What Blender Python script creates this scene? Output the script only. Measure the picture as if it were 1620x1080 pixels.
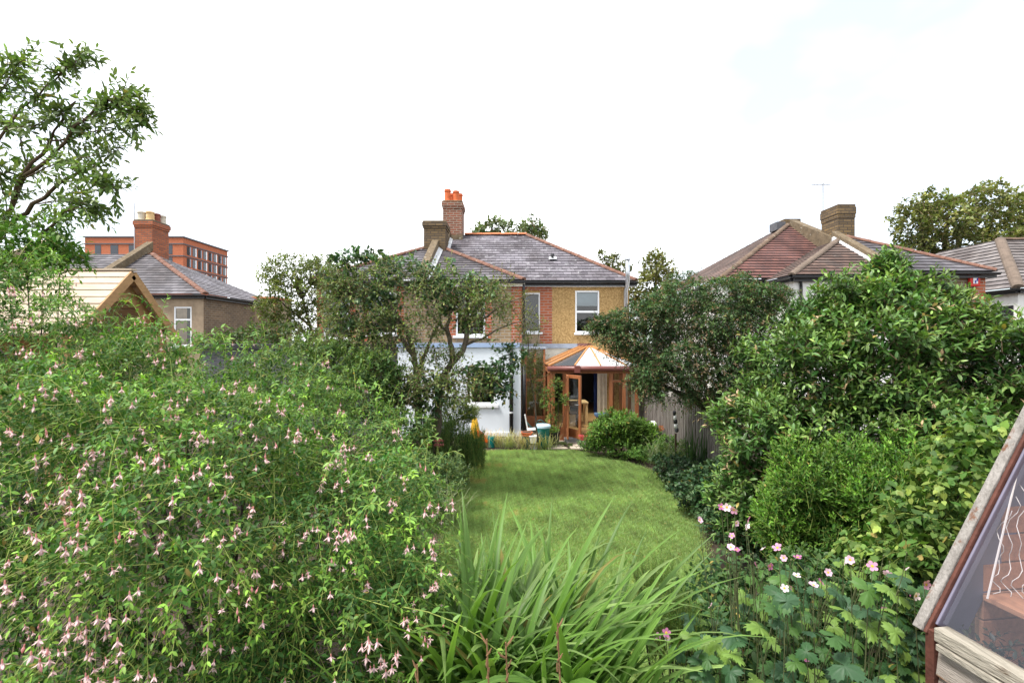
import bpy, math, random
import numpy as np
from mathutils import Vector, Matrix

for o in list(bpy.data.objects):
    bpy.data.objects.remove(o)
SC = bpy.context.scene
COL = SC.collection
R = math.radians
F, CX, CY, CH = 765.0, 810.0, 540.0, 2.9        # focal length / centre in photo pixels, eye height

# ------------------------------------------------------------------ camera, sky, sun, exposure
cam_d = bpy.data.cameras.new('camera'); cam_d.sensor_width = 36; cam_d.lens = 17.0
cam_d.clip_start = 0.05; cam_d.clip_end = 2000
cam = bpy.data.objects.new('camera', cam_d); COL.objects.link(cam)
cam.location = (0, 0, CH); cam.rotation_euler = (R(90), 0, 0); SC.camera = cam

SUN_EL, SUN_AZ = 60, -115                          # azimuth measured from +Y towards +X (left, through thin cloud)
wd = bpy.data.worlds.new('World'); SC.world = wd; wd.use_nodes = True
nt = wd.node_tree; nt.nodes.clear()
wo = nt.nodes.new('ShaderNodeOutputWorld'); bg = nt.nodes.new('ShaderNodeBackground')
bg.inputs['Strength'].default_value = 0.11
sky = nt.nodes.new('ShaderNodeTexSky'); sky.sky_type = 'NISHITA'; sky.sun_disc = False
sky.sun_elevation = R(SUN_EL); sky.sun_rotation = R(SUN_AZ); sky.air_density = 1.0; sky.dust_density = 1.5
tc = nt.nodes.new('ShaderNodeTexCoord')
mp = nt.nodes.new('ShaderNodeMapping'); mp.inputs['Scale'].default_value = (1.0, 1.0, 1.9); mp.inputs['Location'].default_value = (3, 1, 2)
nz = nt.nodes.new('ShaderNodeTexNoise'); nz.inputs['Scale'].default_value = 1.25; nz.inputs['Detail'].default_value = 5; nz.inputs['Roughness'].default_value = .5
rp = nt.nodes.new('ShaderNodeValToRGB'); rp.color_ramp.elements[0].position = .34; rp.color_ramp.elements[0].color = (.36, .36, .36, 1)
rp.color_ramp.elements[1].position = .60; rp.color_ramp.elements[1].color = (1, 1, 1, 1)
mx = nt.nodes.new('ShaderNodeMix'); mx.data_type = 'RGBA'
mx.inputs['B'].default_value = (7.3, 7.45, 7.6, 1)          # thin bright overcast, times the background strength
nt.links.new(tc.outputs['Generated'], mp.inputs['Vector']); nt.links.new(mp.outputs['Vector'], nz.inputs['Vector'])
nt.links.new(nz.outputs['Fac'], rp.inputs['Fac']); nt.links.new(rp.outputs['Color'], mx.inputs['Factor'])
nt.links.new(sky.outputs['Color'], mx.inputs['A']); nt.links.new(mx.outputs['Result'], bg.inputs['Color'])
nt.links.new(bg.outputs['Background'], wo.inputs['Surface'])

sun_d = bpy.data.lights.new('sun', 'SUN'); sun_d.energy = 2.4; sun_d.angle = R(18); sun_d.color = (1, .96, .9)
sun = bpy.data.objects.new('sun', sun_d); COL.objects.link(sun)
sdir = Vector((math.sin(R(SUN_AZ)) * math.cos(R(SUN_EL)), math.cos(R(SUN_AZ)) * math.cos(R(SUN_EL)), math.sin(R(SUN_EL))))
sun.rotation_euler = sdir.to_track_quat('Z', 'Y').to_euler(); sun.location = sdir * 60

vs = SC.view_settings; vs.view_transform = 'Standard'; vs.look = 'None'; vs.gamma = 1; vs.exposure = 1.32
vs.use_curve_mapping = False
SC.cycles.use_denoising = True; SC.cycles.max_bounces = 7; SC.cycles.diffuse_bounces = 4
SC.cycles.transmission_bounces = 4; SC.cycles.transparent_max_bounces = 12; SC.cycles.glossy_bounces = 3

# ------------------------------------------------------------------ helpers
def at(px, py, D):
    return Vector(((px - CX) / F * D, D, CH - (py - CY) / F * D))

def tag(o, label=None, cat=None, group=None, kind=None):
    if label: o['label'] = label
    if cat: o['category'] = cat
    if group: o['group'] = group
    if kind: o['kind'] = kind
    return o

def root(name, loc, label, cat, group=None):
    o = bpy.data.objects.new(name, None); COL.objects.link(o); o.location = loc
    o.empty_display_size = .2
    return tag(o, label, cat, group)

def link(o, parent=None):
    COL.objects.link(o)
    if parent is not None:
        o.parent = parent
        p = parent; off = Vector((0, 0, 0))
        while p is not None:
            off += p.location if p.type == 'EMPTY' else Vector((0, 0, 0)); p = p.parent
        o.matrix_parent_inverse = Matrix.Translation(-off) if parent.type == 'EMPTY' else Matrix()
    return o

class MB:
    def __init__(s): s.v = []; s.f = []; s.uv = None
    def add(s, vs_, fs):
        b = len(s.v); s.v += [tuple(p) for p in vs_]; s.f += [tuple(i + b for i in f) for f in fs]; return s
    def box(s, x0, x1, y0, y1, z0, z1):
        return s.add([(x0,y0,z0),(x1,y0,z0),(x1,y1,z0),(x0,y1,z0),(x0,y0,z1),(x1,y0,z1),(x1,y1,z1),(x0,y1,z1)],
                     [(0,3,2,1),(4,5,6,7),(0,1,5,4),(1,2,6,5),(2,3,7,6),(3,0,4,7)])
    def hexa(s, p):   # 8 points: bottom ring 0-3, top ring 4-7
        return s.add(p, [(0,3,2,1),(4,5,6,7),(0,1,5,4),(1,2,6,5),(2,3,7,6),(3,0,4,7)])
    def bar(s, a, b, w, h, up=(0,0,1)):   # rectangular bar between two points
        a = Vector(a); b = Vector(b); d = (b - a).normalized(); u = Vector(up)
        sd = d.cross(u).normalized(); u = sd.cross(d).normalized()
        sd *= w / 2; u *= h / 2
        return s.hexa([a-sd-u, a+sd-u, b+sd-u, b-sd-u, a-sd+u, a+sd+u, b+sd+u, b-sd+u])
    def quad(s, *p): return s.add(p, [tuple(range(len(p)))])
    def tube(s, pts, rad, n=8, caps=True):
        pts = [Vector(p) for p in pts]; m = len(pts)
        if not hasattr(rad, '__len__'): rad = [rad] * m
        vs_ = []; ref = Vector((0.31, 0.17, .93))
        for i, p in enumerate(pts):
            d = (pts[min(i+1, m-1)] - pts[max(i-1, 0)]).normalized()
            u = d.cross(ref); u = u.normalized() if u.length > .05 else d.cross(Vector((1,0,0))).normalized()
            w = d.cross(u)
            for k in range(n):
                a = 2 * math.pi * k / n
                vs_.append(p + (u * math.cos(a) + w * math.sin(a)) * rad[i])
        fs = [(i*n+k, i*n+(k+1)%n, (i+1)*n+(k+1)%n, (i+1)*n+k) for i in range(m-1) for k in range(n)]
        if caps: fs += [tuple(range(n))[::-1], tuple((m-1)*n + k for k in range(n))]
        return s.add(vs_, fs)
    def lathe(s, c, prof, n=20):   # prof: (r, z)
        c = Vector(c); vs_ = []; m = len(prof)
        for r, z in prof:
            for k in range(n):
                a = 2 * math.pi * k / n; vs_.append(c + Vector((r * math.cos(a), r * math.sin(a), z)))
        fs = [(i*n+k, i*n+(k+1)%n, (i+1)*n+(k+1)%n, (i+1)*n+k) for i in range(m-1) for k in range(n)]
        fs += [tuple(range(n))[::-1], tuple((m-1)*n + k for k in range(n))]
        return s.add(vs_, fs)
    def build(s, name, m, parent=None, smooth=False, bevel=0, label=None):
        me = bpy.data.meshes.new(name); me.from_pydata([tuple(p) for p in s.v], [], s.f)
        if smooth: me.polygons.foreach_set('use_smooth', [True] * len(me.polygons))
        if s.uv:
            ul = me.uv_layers.new(name='UVMap'); k = 0
            for f, uvs in zip(me.polygons, s.uv):
                for j, li in enumerate(f.loop_indices): ul.data[li].uv = uvs[j]
        me.materials.append(M[m] if isinstance(m, str) else m)
        me.update()
        o = bpy.data.objects.new(name, me); link(o, parent)
        if bevel:
            bm = o.modifiers.new('bevel', 'BEVEL'); bm.width = bevel; bm.segments = 2; bm.limit_method = 'ANGLE'
        if label: o['label'] = label
        return o

def box(name, m, parent, x0, x1, y0, y1, z0, z1, bevel=0, label=None):
    return MB().box(x0, x1, y0, y1, z0, z1).build(name, m, parent, bevel=bevel, label=label)

# ------------------------------------------------------------------ materials
M = {}
def nodes(name):
    m = bpy.data.materials.new(name); m.use_nodes = True; t = m.node_tree
    b = t.nodes['Principled BSDF']; M[name] = m
    return m, t, b
def N_(t, typ, **kw):
    n = t.nodes.new(typ)
    for k, v in kw.items():
        if k in n.inputs: n.inputs[k].default_value = v
        else: setattr(n, k, v)
    return n
def c4(c, k=1): return (min(c[0]*k, 1), min(c[1]*k, 1), min(c[2]*k, 1), 1)
def ramp(t, a, b, ca, cb):
    r = t.nodes.new('ShaderNodeValToRGB'); e = r.color_ramp.elements
    e[0].position = a; e[1].position = b; e[0].color = ca; e[1].color = cb; return r

def mat(name, base, rough=.75, var=.25, scale=4, bump=0, bscale=60, spec=.3, metallic=0, stretch=(1,1,1), c2=None, second=None, emission=None):
    m, t, b = nodes(name); L = t.links.new
    g = N_(t, 'ShaderNodeNewGeometry'); mpn = N_(t, 'ShaderNodeMapping', Scale=stretch)
    L(g.outputs['Position'], mpn.inputs['Vector'])
    n = N_(t, 'ShaderNodeTexNoise', Scale=scale, Detail=6, Roughness=.65); L(mpn.outputs['Vector'], n.inputs['Vector'])
    r = ramp(t, .32, .68, c4(base, 1 - var), c4(c2 if c2 else base, 1 + (0 if c2 else var))); L(n.outputs['Fac'], r.inputs['Fac'])
    out = r.outputs['Color']
    if second:      # (colour, threshold, scale) patches of wear / lichen
        n2 = N_(t, 'ShaderNodeTexNoise', Scale=second[2], Detail=8, Roughness=.7); L(mpn.outputs['Vector'], n2.inputs['Vector'])
        r2 = ramp(t, second[1], second[1] + .07, (0,0,0,1), (1,1,1,1)); L(n2.outputs['Fac'], r2.inputs['Fac'])
        mm = N_(t, 'ShaderNodeMix', data_type='RGBA'); L(r2.outputs['Color'], mm.inputs['Factor'])
        L(out, mm.inputs['A']); mm.inputs['B'].default_value = c4(second[0]); out = mm.outputs['Result']
    L(out, b.inputs['Base Color'])
    b.inputs['Roughness'].default_value = rough; b.inputs['Specular IOR Level'].default_value = spec; b.inputs['Metallic'].default_value = metallic
    if bump:
        nb = N_(t, 'ShaderNodeTexNoise', Scale=bscale, Detail=5); L(mpn.outputs['Vector'], nb.inputs['Vector'])
        bp = N_(t, 'ShaderNodeBump', Strength=bump, Distance=.02); L(nb.outputs['Fac'], bp.inputs['Height']); L(bp.outputs['Normal'], b.inputs['Normal'])
    return m

def brick_mat(name, a, b2, mortar, bw=.30, bh=.10, dirt=(.08,.07,.06), dth=.6):
    m, t, b = nodes(name); L = t.links.new
    g = N_(t, 'ShaderNodeNewGeometry'); sp = N_(t, 'ShaderNodeSeparateXYZ'); L(g.outputs['Position'], sp.inputs['Vector'])
    ad = N_(t, 'ShaderNodeMath', operation='ADD'); L(sp.outputs['X'], ad.inputs[0]); L(sp.outputs['Y'], ad.inputs[1])
    cb = N_(t, 'ShaderNodeCombineXYZ'); L(ad.outputs[0], cb.inputs['X']); L(sp.outputs['Z'], cb.inputs['Y'])
    br = N_(t, 'ShaderNodeTexBrick', Scale=1.0); L(cb.outputs['Vector'], br.inputs['Vector'])
    br.inputs['Brick Width'].default_value = bw; br.inputs['Row Height'].default_value = bh; br.inputs['Mortar Size'].default_value = .014
    br.inputs['Color1'].default_value = c4(a); br.inputs['Color2'].default_value = c4(b2); br.inputs['Mortar'].default_value = c4(mortar); br.inputs['Bias'].default_value = -.1
    n = N_(t, 'ShaderNodeTexNoise', Scale=1.6, Detail=8, Roughness=.7); L(g.outputs['Position'], n.inputs['Vector'])
    r = ramp(t, dth - .25, dth + .15, (0,0,0,1), (.75,.75,.75,1)); L(n.outputs['Fac'], r.inputs['Fac'])
    mm = N_(t, 'ShaderNodeMix', data_type='RGBA'); L(r.outputs['Color'], mm.inputs['Factor']); L(br.outputs['Color'], mm.inputs['A']); mm.inputs['B'].default_value = c4(dirt)
    L(mm.outputs['Result'], b.inputs['Base Color']); b.inputs['Roughness'].default_value = .9; b.inputs['Specular IOR Level'].default_value = .2
    bp = N_(t, 'ShaderNodeBump', Strength=.5, Distance=.01); iv = N_(t, 'ShaderNodeMath', operation='SUBTRACT'); iv.inputs[0].default_value = 1
    L(br.outputs['Fac'], iv.inputs[1]); L(iv.outputs[0], bp.inputs['Height']); L(bp.outputs['Normal'], b.inputs['Normal'])
    return m

def slate_mat(name, a, b2, lichen, lth, bw=.3, bh=.26, rough=.55, joint=(.03,.03,.03)):
    m, t, b = nodes(name); L = t.links.new
    uv = N_(t, 'ShaderNodeTexCoord')
    br = N_(t, 'ShaderNodeTexBrick', Scale=1.0); L(uv.outputs['UV'], br.inputs['Vector'])
    br.inputs['Brick Width'].default_value = bw; br.inputs['Row Height'].default_value = bh; br.inputs['Mortar Size'].default_value = .007
    br.inputs['Color1'].default_value = c4(a); br.inputs['Color2'].default_value = c4(b2); br.inputs['Mortar'].default_value = c4(joint)
    mq = N_(t, 'ShaderNodeMapping', Scale=(1, 1.3, 1)); L(uv.outputs['UV'], mq.inputs['Vector'])
    n = N_(t, 'ShaderNodeTexNoise', Scale=3.2, Detail=10, Roughness=.85); L(mq.outputs['Vector'], n.inputs['Vector'])
    r = ramp(t, lth, lth + .1, (0,0,0,1), (.8,.8,.8,1)); L(n.outputs['Fac'], r.inputs['Fac'])
    n3 = N_(t, 'ShaderNodeTexNoise', Scale=.7, Detail=3); L(uv.outputs['UV'], n3.inputs['Vector'])
    r3 = ramp(t, .35, .65, (.6,.55,.55,1), (1.25,1.25,1.3,1)); L(n3.outputs['Fac'], r3.inputs['Fac'])
    mu = N_(t, 'ShaderNodeMix', data_type='RGBA', blend_type='MULTIPLY'); mu.inputs['Factor'].default_value = 1
    L(br.outputs['Color'], mu.inputs['A']); L(r3.outputs['Color'], mu.inputs['B'])
    mm = N_(t, 'ShaderNodeMix', data_type='RGBA'); L(r.outputs['Color'], mm.inputs['Factor']); L(mu.outputs['Result'], mm.inputs['A']); mm.inputs['B'].default_value = c4(lichen)
    L(mm.outputs['Result'], b.inputs['Base Color']); b.inputs['Roughness'].default_value = rough; b.inputs['Specular IOR Level'].default_value = .35
    bp = N_(t, 'ShaderNodeBump', Strength=.4, Distance=.01); L(n.outputs['Fac'], bp.inputs['Height']); L(bp.outputs['Normal'], b.inputs['Normal'])
    return m

def leaf_mat(name, trans=.28, rough=.42, spec=.4):
    m, t, b = nodes(name); L = t.links.new
    a = N_(t, 'ShaderNodeAttribute', attribute_name='Col')
    L(a.outputs['Color'], b.inputs['Base Color']); b.inputs['Roughness'].default_value = rough; b.inputs['Specular IOR Level'].default_value = spec
    tr = N_(t, 'ShaderNodeBsdfTranslucent'); mu = N_(t, 'ShaderNodeMix', data_type='RGBA', blend_type='MULTIPLY'); mu.inputs['Factor'].default_value = 1
    L(a.outputs['Color'], mu.inputs['A']); mu.inputs['B'].default_value = (1.5, 1.6, .7, 1); L(mu.outputs['Result'], tr.inputs['Color'])
    ms = N_(t, 'ShaderNodeMixShader'); ms.inputs['Fac'].default_value = trans
    L(b.outputs['BSDF'], ms.inputs[1]); L(tr.outputs['BSDF'], ms.inputs[2]); L(ms.outputs['Shader'], t.nodes['Material Output'].inputs['Surface'])
    return m

def glass_mat(name, tint=(.9,.95,.93), refl=1.0, ior=1.5, rough=.01):
    m, t, b = nodes(name); L = t.links.new
    fr = N_(t, 'ShaderNodeFresnel', IOR=ior); mu = N_(t, 'ShaderNodeMath', operation='MULTIPLY', use_clamp=True); mu.inputs[1].default_value = refl
    L(fr.outputs['Fac'], mu.inputs[0])
    tr = N_(t, 'ShaderNodeBsdfTransparent'); tr.inputs['Color'].default_value = c4(tint)
    gl = N_(t, 'ShaderNodeBsdfGlossy', Roughness=rough)
    ms = N_(t, 'ShaderNodeMixShader'); L(mu.outputs[0], ms.inputs['Fac']); L(tr.outputs['BSDF'], ms.inputs[1]); L(gl.outputs['BSDF'], ms.inputs[2])
    L(ms.outputs['Shader'], t.nodes['Material Output'].inputs['Surface'])
    return m

leaf_mat('leaf', .24, .48, .26); leaf_mat('leaf_glossy', .2, .4, .36); leaf_mat('petal', .3, .6, .2)
leaf_mat('grass_blade', .4, .6, .15)
def strap_mat():
    m = leaf_mat('strap_leaf', .34, .45, .3); t = m.node_tree; L = t.links.new
    tcn = N_(t, 'ShaderNodeTexCoord'); mpn = N_(t, 'ShaderNodeMapping', Scale=(3, 420, 3)); n = N_(t, 'ShaderNodeTexNoise', Scale=1.0, Detail=3)
    L(tcn.outputs['Object'], mpn.inputs['Vector']); L(mpn.outputs['Vector'], n.inputs['Vector'])
    r = ramp(t, .35, .65, (.62,.66,.6,1), (1.2,1.18,1.2,1)); L(n.outputs['Fac'], r.inputs['Fac'])
    a = [q for q in t.nodes if q.type == 'ATTRIBUTE'][0]; mu = N_(t, 'ShaderNodeMix', data_type='RGBA', blend_type='MULTIPLY'); mu.inputs['Factor'].default_value = 1
    L(a.outputs['Color'], mu.inputs['A']); L(r.outputs['Color'], mu.inputs['B']); L(mu.outputs['Result'], t.nodes['Principled BSDF'].inputs['Base Color'])
strap_mat()
mat('soil', (.055,.04,.028), .95, .4, 6, .6, 30)
mat('lawn_ground', (.17,.24,.05), .95, .35, 2.2, .5, 90, c2=(.25,.33,.08), second=((.30,.25,.12), .62, 1.3))
brick_mat('stock_brick', (.36,.24,.12), (.26,.165,.08), (.36,.31,.24))
brick_mat('brown_brick', (.26,.165,.095), (.15,.095,.055), (.30,.26,.2))
brick_mat('red_brick', (.42,.12,.055), (.26,.07,.035), (.36,.25,.2), dth=.8)
brick_mat('chimney_red', (.42,.13,.055), (.26,.08,.04), (.16,.11,.09), dth=.72)
brick_mat('chimney_dark', (.24,.085,.05), (.12,.055,.035), (.30,.25,.2), dth=.75)
brick_mat('chimney_yellow', (.20,.135,.065), (.10,.07,.04), (.07,.055,.045), dth=.66)
brick_mat('apartment_brick', (.46,.145,.07), (.40,.12,.06), (.42,.16,.09), dth=.92)
mat('pebbledash', (.34,.20,.075), .95, .35, 26, .8, 40, c2=(.60,.40,.18), spec=.1)
mat('tan_render', (.33,.25,.17), .95, .25, 3, .4, 50)
mat('white_render', (.78,.77,.73), .9, .06, 2, .2, 60)
mat('blue_white_render', (.76,.81,.86), .85, .04, 1.5, .15, 50)
mat('cream_wall', (.66,.60,.50), .9, .06, 2)
mat('pale_blue_fascia', (.33,.43,.62), .6, .08, 3)
mat('lead', (.27,.30,.36), .5, .15, 5, .15, 20, spec=.5)
mat('flashing', (.55,.56,.57), .6, .25, 6, .2, 20)
mat('stone_coping', (.14,.105,.065), .95, .35, 5, .5, 30, second=((.38,.36,.3), .6, 9))
mat('upvc', (.82,.83,.84), .35, .03, 2, spec=.5)
mat('black_plastic', (.012,.012,.014), .4, .2, 5, spec=.5)
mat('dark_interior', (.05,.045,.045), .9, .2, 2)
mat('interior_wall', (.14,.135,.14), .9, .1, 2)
mat('blind', (.62,.66,.68), .8, .04, 3)
mat('blue_curtain', (.015,.03,.12), .9, .3, 6)
mat('cream_curtain', (.62,.55,.47), .9, .1, 6)
mat('terracotta', (.55,.13,.045), .8, .18, 8, .2, 30)
mat('ridge_red', (.17,.085,.06), .85, .35, 4, .4, 30, second=((.22,.19,.15), .58, 8))
mat('ridge_bright', (.52,.19,.09), .85, .2, 4, .3, 30)
mat('ridge_brown', (.12,.08,.055), .9, .35, 4, .4, 30, second=((.26,.24,.18), .58, 8))
mat('ridge_tan', (.14,.105,.08), .9, .3, 4, .4, 30)
slate_mat('slate', (.085,.075,.085), (.19,.175,.19), (.55,.55,.56), .545)
slate_mat('slate_dark', (.06,.055,.06), (.13,.12,.125), (.40,.40,.39), .585)
slate_mat('red_tile', (.17,.075,.058), (.105,.05,.042), (.3,.24,.2), .66, .26, .24, .8)
slate_mat('brown_tile', (.16,.10,.075), (.085,.06,.048), (.42,.38,.32), .575, .26, .24, .8)
slate_mat('grey_tile', (.20,.18,.165), (.14,.125,.12), (.36,.34,.31), .60, .3, .3, .85)
mat('pot_cream', (.55,.50,.40), .85, .15, 8); mat('pot_yellow', (.62,.42,.20), .85, .15, 8); mat('pot_brown', (.22,.07,.045), .8, .2, 8)
mat('orange_wood', (.29,.105,.04), .5, .25, 6, .15, 20, spec=.4, stretch=(6,6,.8))
mat('pale_orange_wood', (.50,.22,.075), .55, .2, 6, .1, 20, stretch=(4,1,4))
mat('maroon_gutter', (.16,.05,.04), .4, .15, 5, spec=.5)
mat('oak_floor', (.42,.24,.10), .35, .15, 5, spec=.5, stretch=(6,.6,1))
mat('pale_wood', (.55,.36,.17), .55, .15, 6)
mat('dark_wood', (.05,.025,.012), .5, .2, 6)
mat('new_timber', (.42,.33,.24), .8, .14, 3, .25, 25, c2=(.54,.45,.35), stretch=(.5,4,4), spec=.15)
mat('honey_timber', (.38,.22,.10), .7, .2, 3, .2, 20, stretch=(1,3,6))
mat('fence_board', (.13,.105,.085), .95, .35, 5, .5, 20, c2=(.27,.245,.22), stretch=(5,5,.5))
mat('weathered_paint', (.24,.20,.165), .85, .2, 5, .6, 22, stretch=(6,.55,9), c2=(.36,.32,.28), second=((.16,.07,.025), .52, 1.4))
mat('weathered_rail', (.28,.25,.20), .9, .25, 6, .7, 26, stretch=(7,.5,7), c2=(.42,.38,.31), second=((.10,.065,.04), .60, 3))
mat('grey_rake', (.20,.18,.16), .9, .25, 5, .6, 26, stretch=(4,4,1.2), c2=(.32,.295,.27), second=((.15,.075,.045), .55, 3))
mat('purple_grey', (.15,.14,.19), .6, .15, 4)
mat('red_edge', (.085,.03,.02), .75, .35, 8, .4, 30)
mat('cedar', (.40,.20,.11), .7, .25, 4, .25, 25, stretch=(7,.5,7))
mat('string', (.7,.66,.6), .9, .1, 5)
mat('bark', (.11,.085,.06), .95, .45, 7, .9, 25, c2=(.2,.165,.12), stretch=(2,2,.7))
mat('bark_dark', (.045,.035,.027), .95, .4, 8, .8, 25)
mat('twig', (.20,.15,.08), .9, .3, 5)
mat('olive_stem', (.085,.10,.04), .8, .3, 5)
mat('green_stem', (.22,.27,.06), .7, .2, 5)
mat('brown_stem', (.09,.06,.035), .9, .3, 5)
mat('dry_stalk', (.20,.11,.055), .9, .25, 9, .4, 50)
mat('paving', (.40,.33,.25), .95, .25, 3, .4, 30, c2=(.52,.45,.36))
mat('teal_plastic', (.0,.17,.16), .35, .12, 4, spec=.5); mat('bin_lid', (.42,.55,.63), .5, .1, 5)
mat('dark_green_plastic', (.02,.075,.065), .4, .15, 5, spec=.5)
mat('white_plastic', (.78,.78,.76), .4, .05, 5, spec=.5)
mat('yellow_plastic', (.75,.42,.03), .45, .15, 7, spec=.5); mat('orange_plastic', (.65,.12,.02), .45, .1, 5)
mat('metal', (.55,.57,.6), .35, .12, 4, metallic=.8)
mat('aluminium', (.45,.46,.48), .4, .1, 4, metallic=.7)
mat('grey_plank', (.10,.10,.11), .8, .25, 6)
mat('blue_cushion', (.10,.16,.28), .9, .15, 6)
mat('alarm_red', (.55,.03,.02), .5, .1, 5); mat('alarm_white', (.75,.75,.78), .5, .05, 5); mat('alarm_blue', (.04,.05,.3), .5, .05, 5)
mat('stone_grey', (.35,.34,.33), .9, .25, 9, .4, 30)
m, t, b = nodes('polycarbonate'); b.inputs['Base Color'].default_value = (.85,.86,.87,1); b.inputs['Roughness'].default_value = .25
b.inputs['Specular IOR Level'].default_value = .6
_tr = N_(t, 'ShaderNodeBsdfTranslucent'); _tr.inputs['Color'].default_value = (.85,.86,.87,1); _ms = N_(t, 'ShaderNodeMixShader'); _ms.inputs['Fac'].default_value = .5
t.links.new(b.outputs['BSDF'], _ms.inputs[1]); t.links.new(_tr.outputs['BSDF'], _ms.inputs[2]); t.links.new(_ms.outputs['Shader'], t.nodes['Material Output'].inputs['Surface'])
glass_mat('window_glass', (.75,.8,.82), 2.2); glass_mat('clear_glass', (.85,.9,.88), 1.5)
glass_mat('shed_glass', (.88,.88,.94), 2.1)
m, t, b = nodes('far_glass'); b.inputs['Base Color'].default_value = (.02,.022,.03,1); b.inputs['Roughness'].default_value = .08; b.inputs['Specular IOR Level'].default_value = .8

# ------------------------------------------------------------------ numpy mesh builders for foliage
def np_mesh(name, V, T, m, parent, col=None, smooth=True, kind=None, label=None):
    me = bpy.data.meshes.new(name)
    V = np.ascontiguousarray(V, dtype=np.float32); T = np.ascontiguousarray(T, dtype=np.int32)
    me.vertices.add(len(V)); me.vertices.foreach_set('co', V.ravel())
    me.loops.add(T.size); me.loops.foreach_set('vertex_index', T.ravel())
    me.polygons.add(len(T)); me.polygons.foreach_set('loop_start', np.arange(len(T), dtype=np.int32) * 3)
    try: me.polygons.foreach_set('loop_total', np.full(len(T), 3, dtype=np.int32))
    except Exception: pass
    if smooth: me.polygons.foreach_set('use_smooth', np.ones(len(T), dtype=bool))
    me.update(calc_edges=True)
    if col is not None:
        ca = me.color_attributes.new('Col', 'FLOAT_COLOR', 'POINT')
        C = np.ones((len(V), 4), dtype=np.float32); C[:, :3] = col; ca.data.foreach_set('color', C.ravel())
    me.materials.append(M[m]); me.validate()
    o = bpy.data.objects.new(name, me); link(o, parent)
    if kind: o['kind'] = kind
    if label: o['label'] = label
    return o

def nrm(a): return a / np.maximum(np.linalg.norm(a, axis=-1, keepdims=True), 1e-9)
UP = np.array([0, 0, 1.0])
# leaf templates: rows of (t, s, h) and triangles
def tmpl(kind):
    if kind == 'T2':
        v = [(0,0,0), (.45,.5,.05), (1,0,-.06), (.45,-.5,.05)]; f = [(0,1,2), (0,2,3)]
    elif kind == 'T6':
        v = [(0,0,0), (.3,.42,.03),(.3,0,-.01),(.3,-.42,.03), (.68,.38,-.02),(.68,0,-.06),(.68,-.38,-.02), (1,0,-.16)]
        f = [(0,2,1),(0,3,2),(1,2,5),(1,5,4),(2,3,6),(2,6,5),(4,5,7),(5,6,7)]
    elif kind == 'HEART':
        v = [(0,0,0), (-.08,.3,.03),(.2,.52,.02),(.5,.44,-.02),(.78,.2,-.06),(1,0,-.13),(.78,-.2,-.06),(.5,-.44,-.02),(.2,-.52,.02),(-.08,-.3,.03),(.45,0,-.05)]
        f = [(0,10,1),(1,10,2),(2,10,3),(3,10,4),(4,10,5),(5,10,6),(6,10,7),(7,10,8),(8,10,9),(9,10,0)]
    elif kind == 'NEEDLE':
        v = [(0,.5,0),(0,-.5,0),(1,0,-.03)]; f = [(0,1,2)]
    return np.array(v, float), np.array(f, int)

def leaves(name, P, A, Nn, L, W, C, m, parent, kind='T6'):
    v, f = tmpl(kind); n = len(P)
    A = nrm(A); Nn = nrm(Nn - A * np.sum(A * Nn, -1, keepdims=True)); S = np.cross(A, Nn)
    V = (P[:, None] + A[:, None] * (v[None, :, 0:1] * L[:, None, None]) + S[:, None] * (v[None, :, 1:2] * W[:, None, None])
         + Nn[:, None] * (v[None, :, 2:3] * L[:, None, None])).reshape(-1, 3)
    T = (f[None] + (np.arange(n) * len(v))[:, None, None]).reshape(-1, 3)
    return np_mesh(name, V, T, m, parent, np.repeat(C, len(v), axis=0), kind='stuff')

def tubes(name, Cn, Rd, m, parent, k=3, kind='stuff'):
    S, Rr, _ = Cn.shape
    T_ = np.gradient(Cn, axis=1); T_ = nrm(T_); ref = np.array([.3, .5, .8])
    U = nrm(np.cross(T_, ref)); Wv = np.cross(T_, U)
    ang = np.arange(k) * 2 * np.pi / k
    V = Cn[:, :, None] + (U[:, :, None] * np.cos(ang)[None, None, :, None] + Wv[:, :, None] * np.sin(ang)[None, None, :, None]) * Rd[:, :, None, None]
    V = V.reshape(-1, 3); f = []
    for r in range(Rr - 1):
        for j in range(k):
            a = r*k+j; b_ = r*k+(j+1) % k; f += [(a, b_, b_+k), (a, b_+k, a+k)]
    T = (np.array(f)[None] + (np.arange(S) * Rr * k)[:, None, None]).reshape(-1, 3)
    return np_mesh(name, V, T, m, parent, kind=kind)

def E(px, py, D, rpx, rpy, ry):
    p = at(px, py, D); return (p.x, p.y, p.z, rpx / F * D, ry, rpy / F * D)

def sublobes(ells, rng, sub, sr=(.25, .5), core=.84):
    out = [(*e[:3], e[3]*core, e[4]*core, e[5]*core) for e in ells]
    for e in ells:
        c = np.array(e[:3]); r = np.array(e[3:])
        for _ in range(sub):
            d = nrm(rng.normal(size=3)); q = c + d * r * .88
            k = rng.uniform(*sr) * np.mean(r)
            out.append((*q, k * rng.uniform(.9, 1.4), k * rng.uniform(.9, 1.3), k * rng.uniform(.7, 1.1)))
    return np.array(out)

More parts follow.
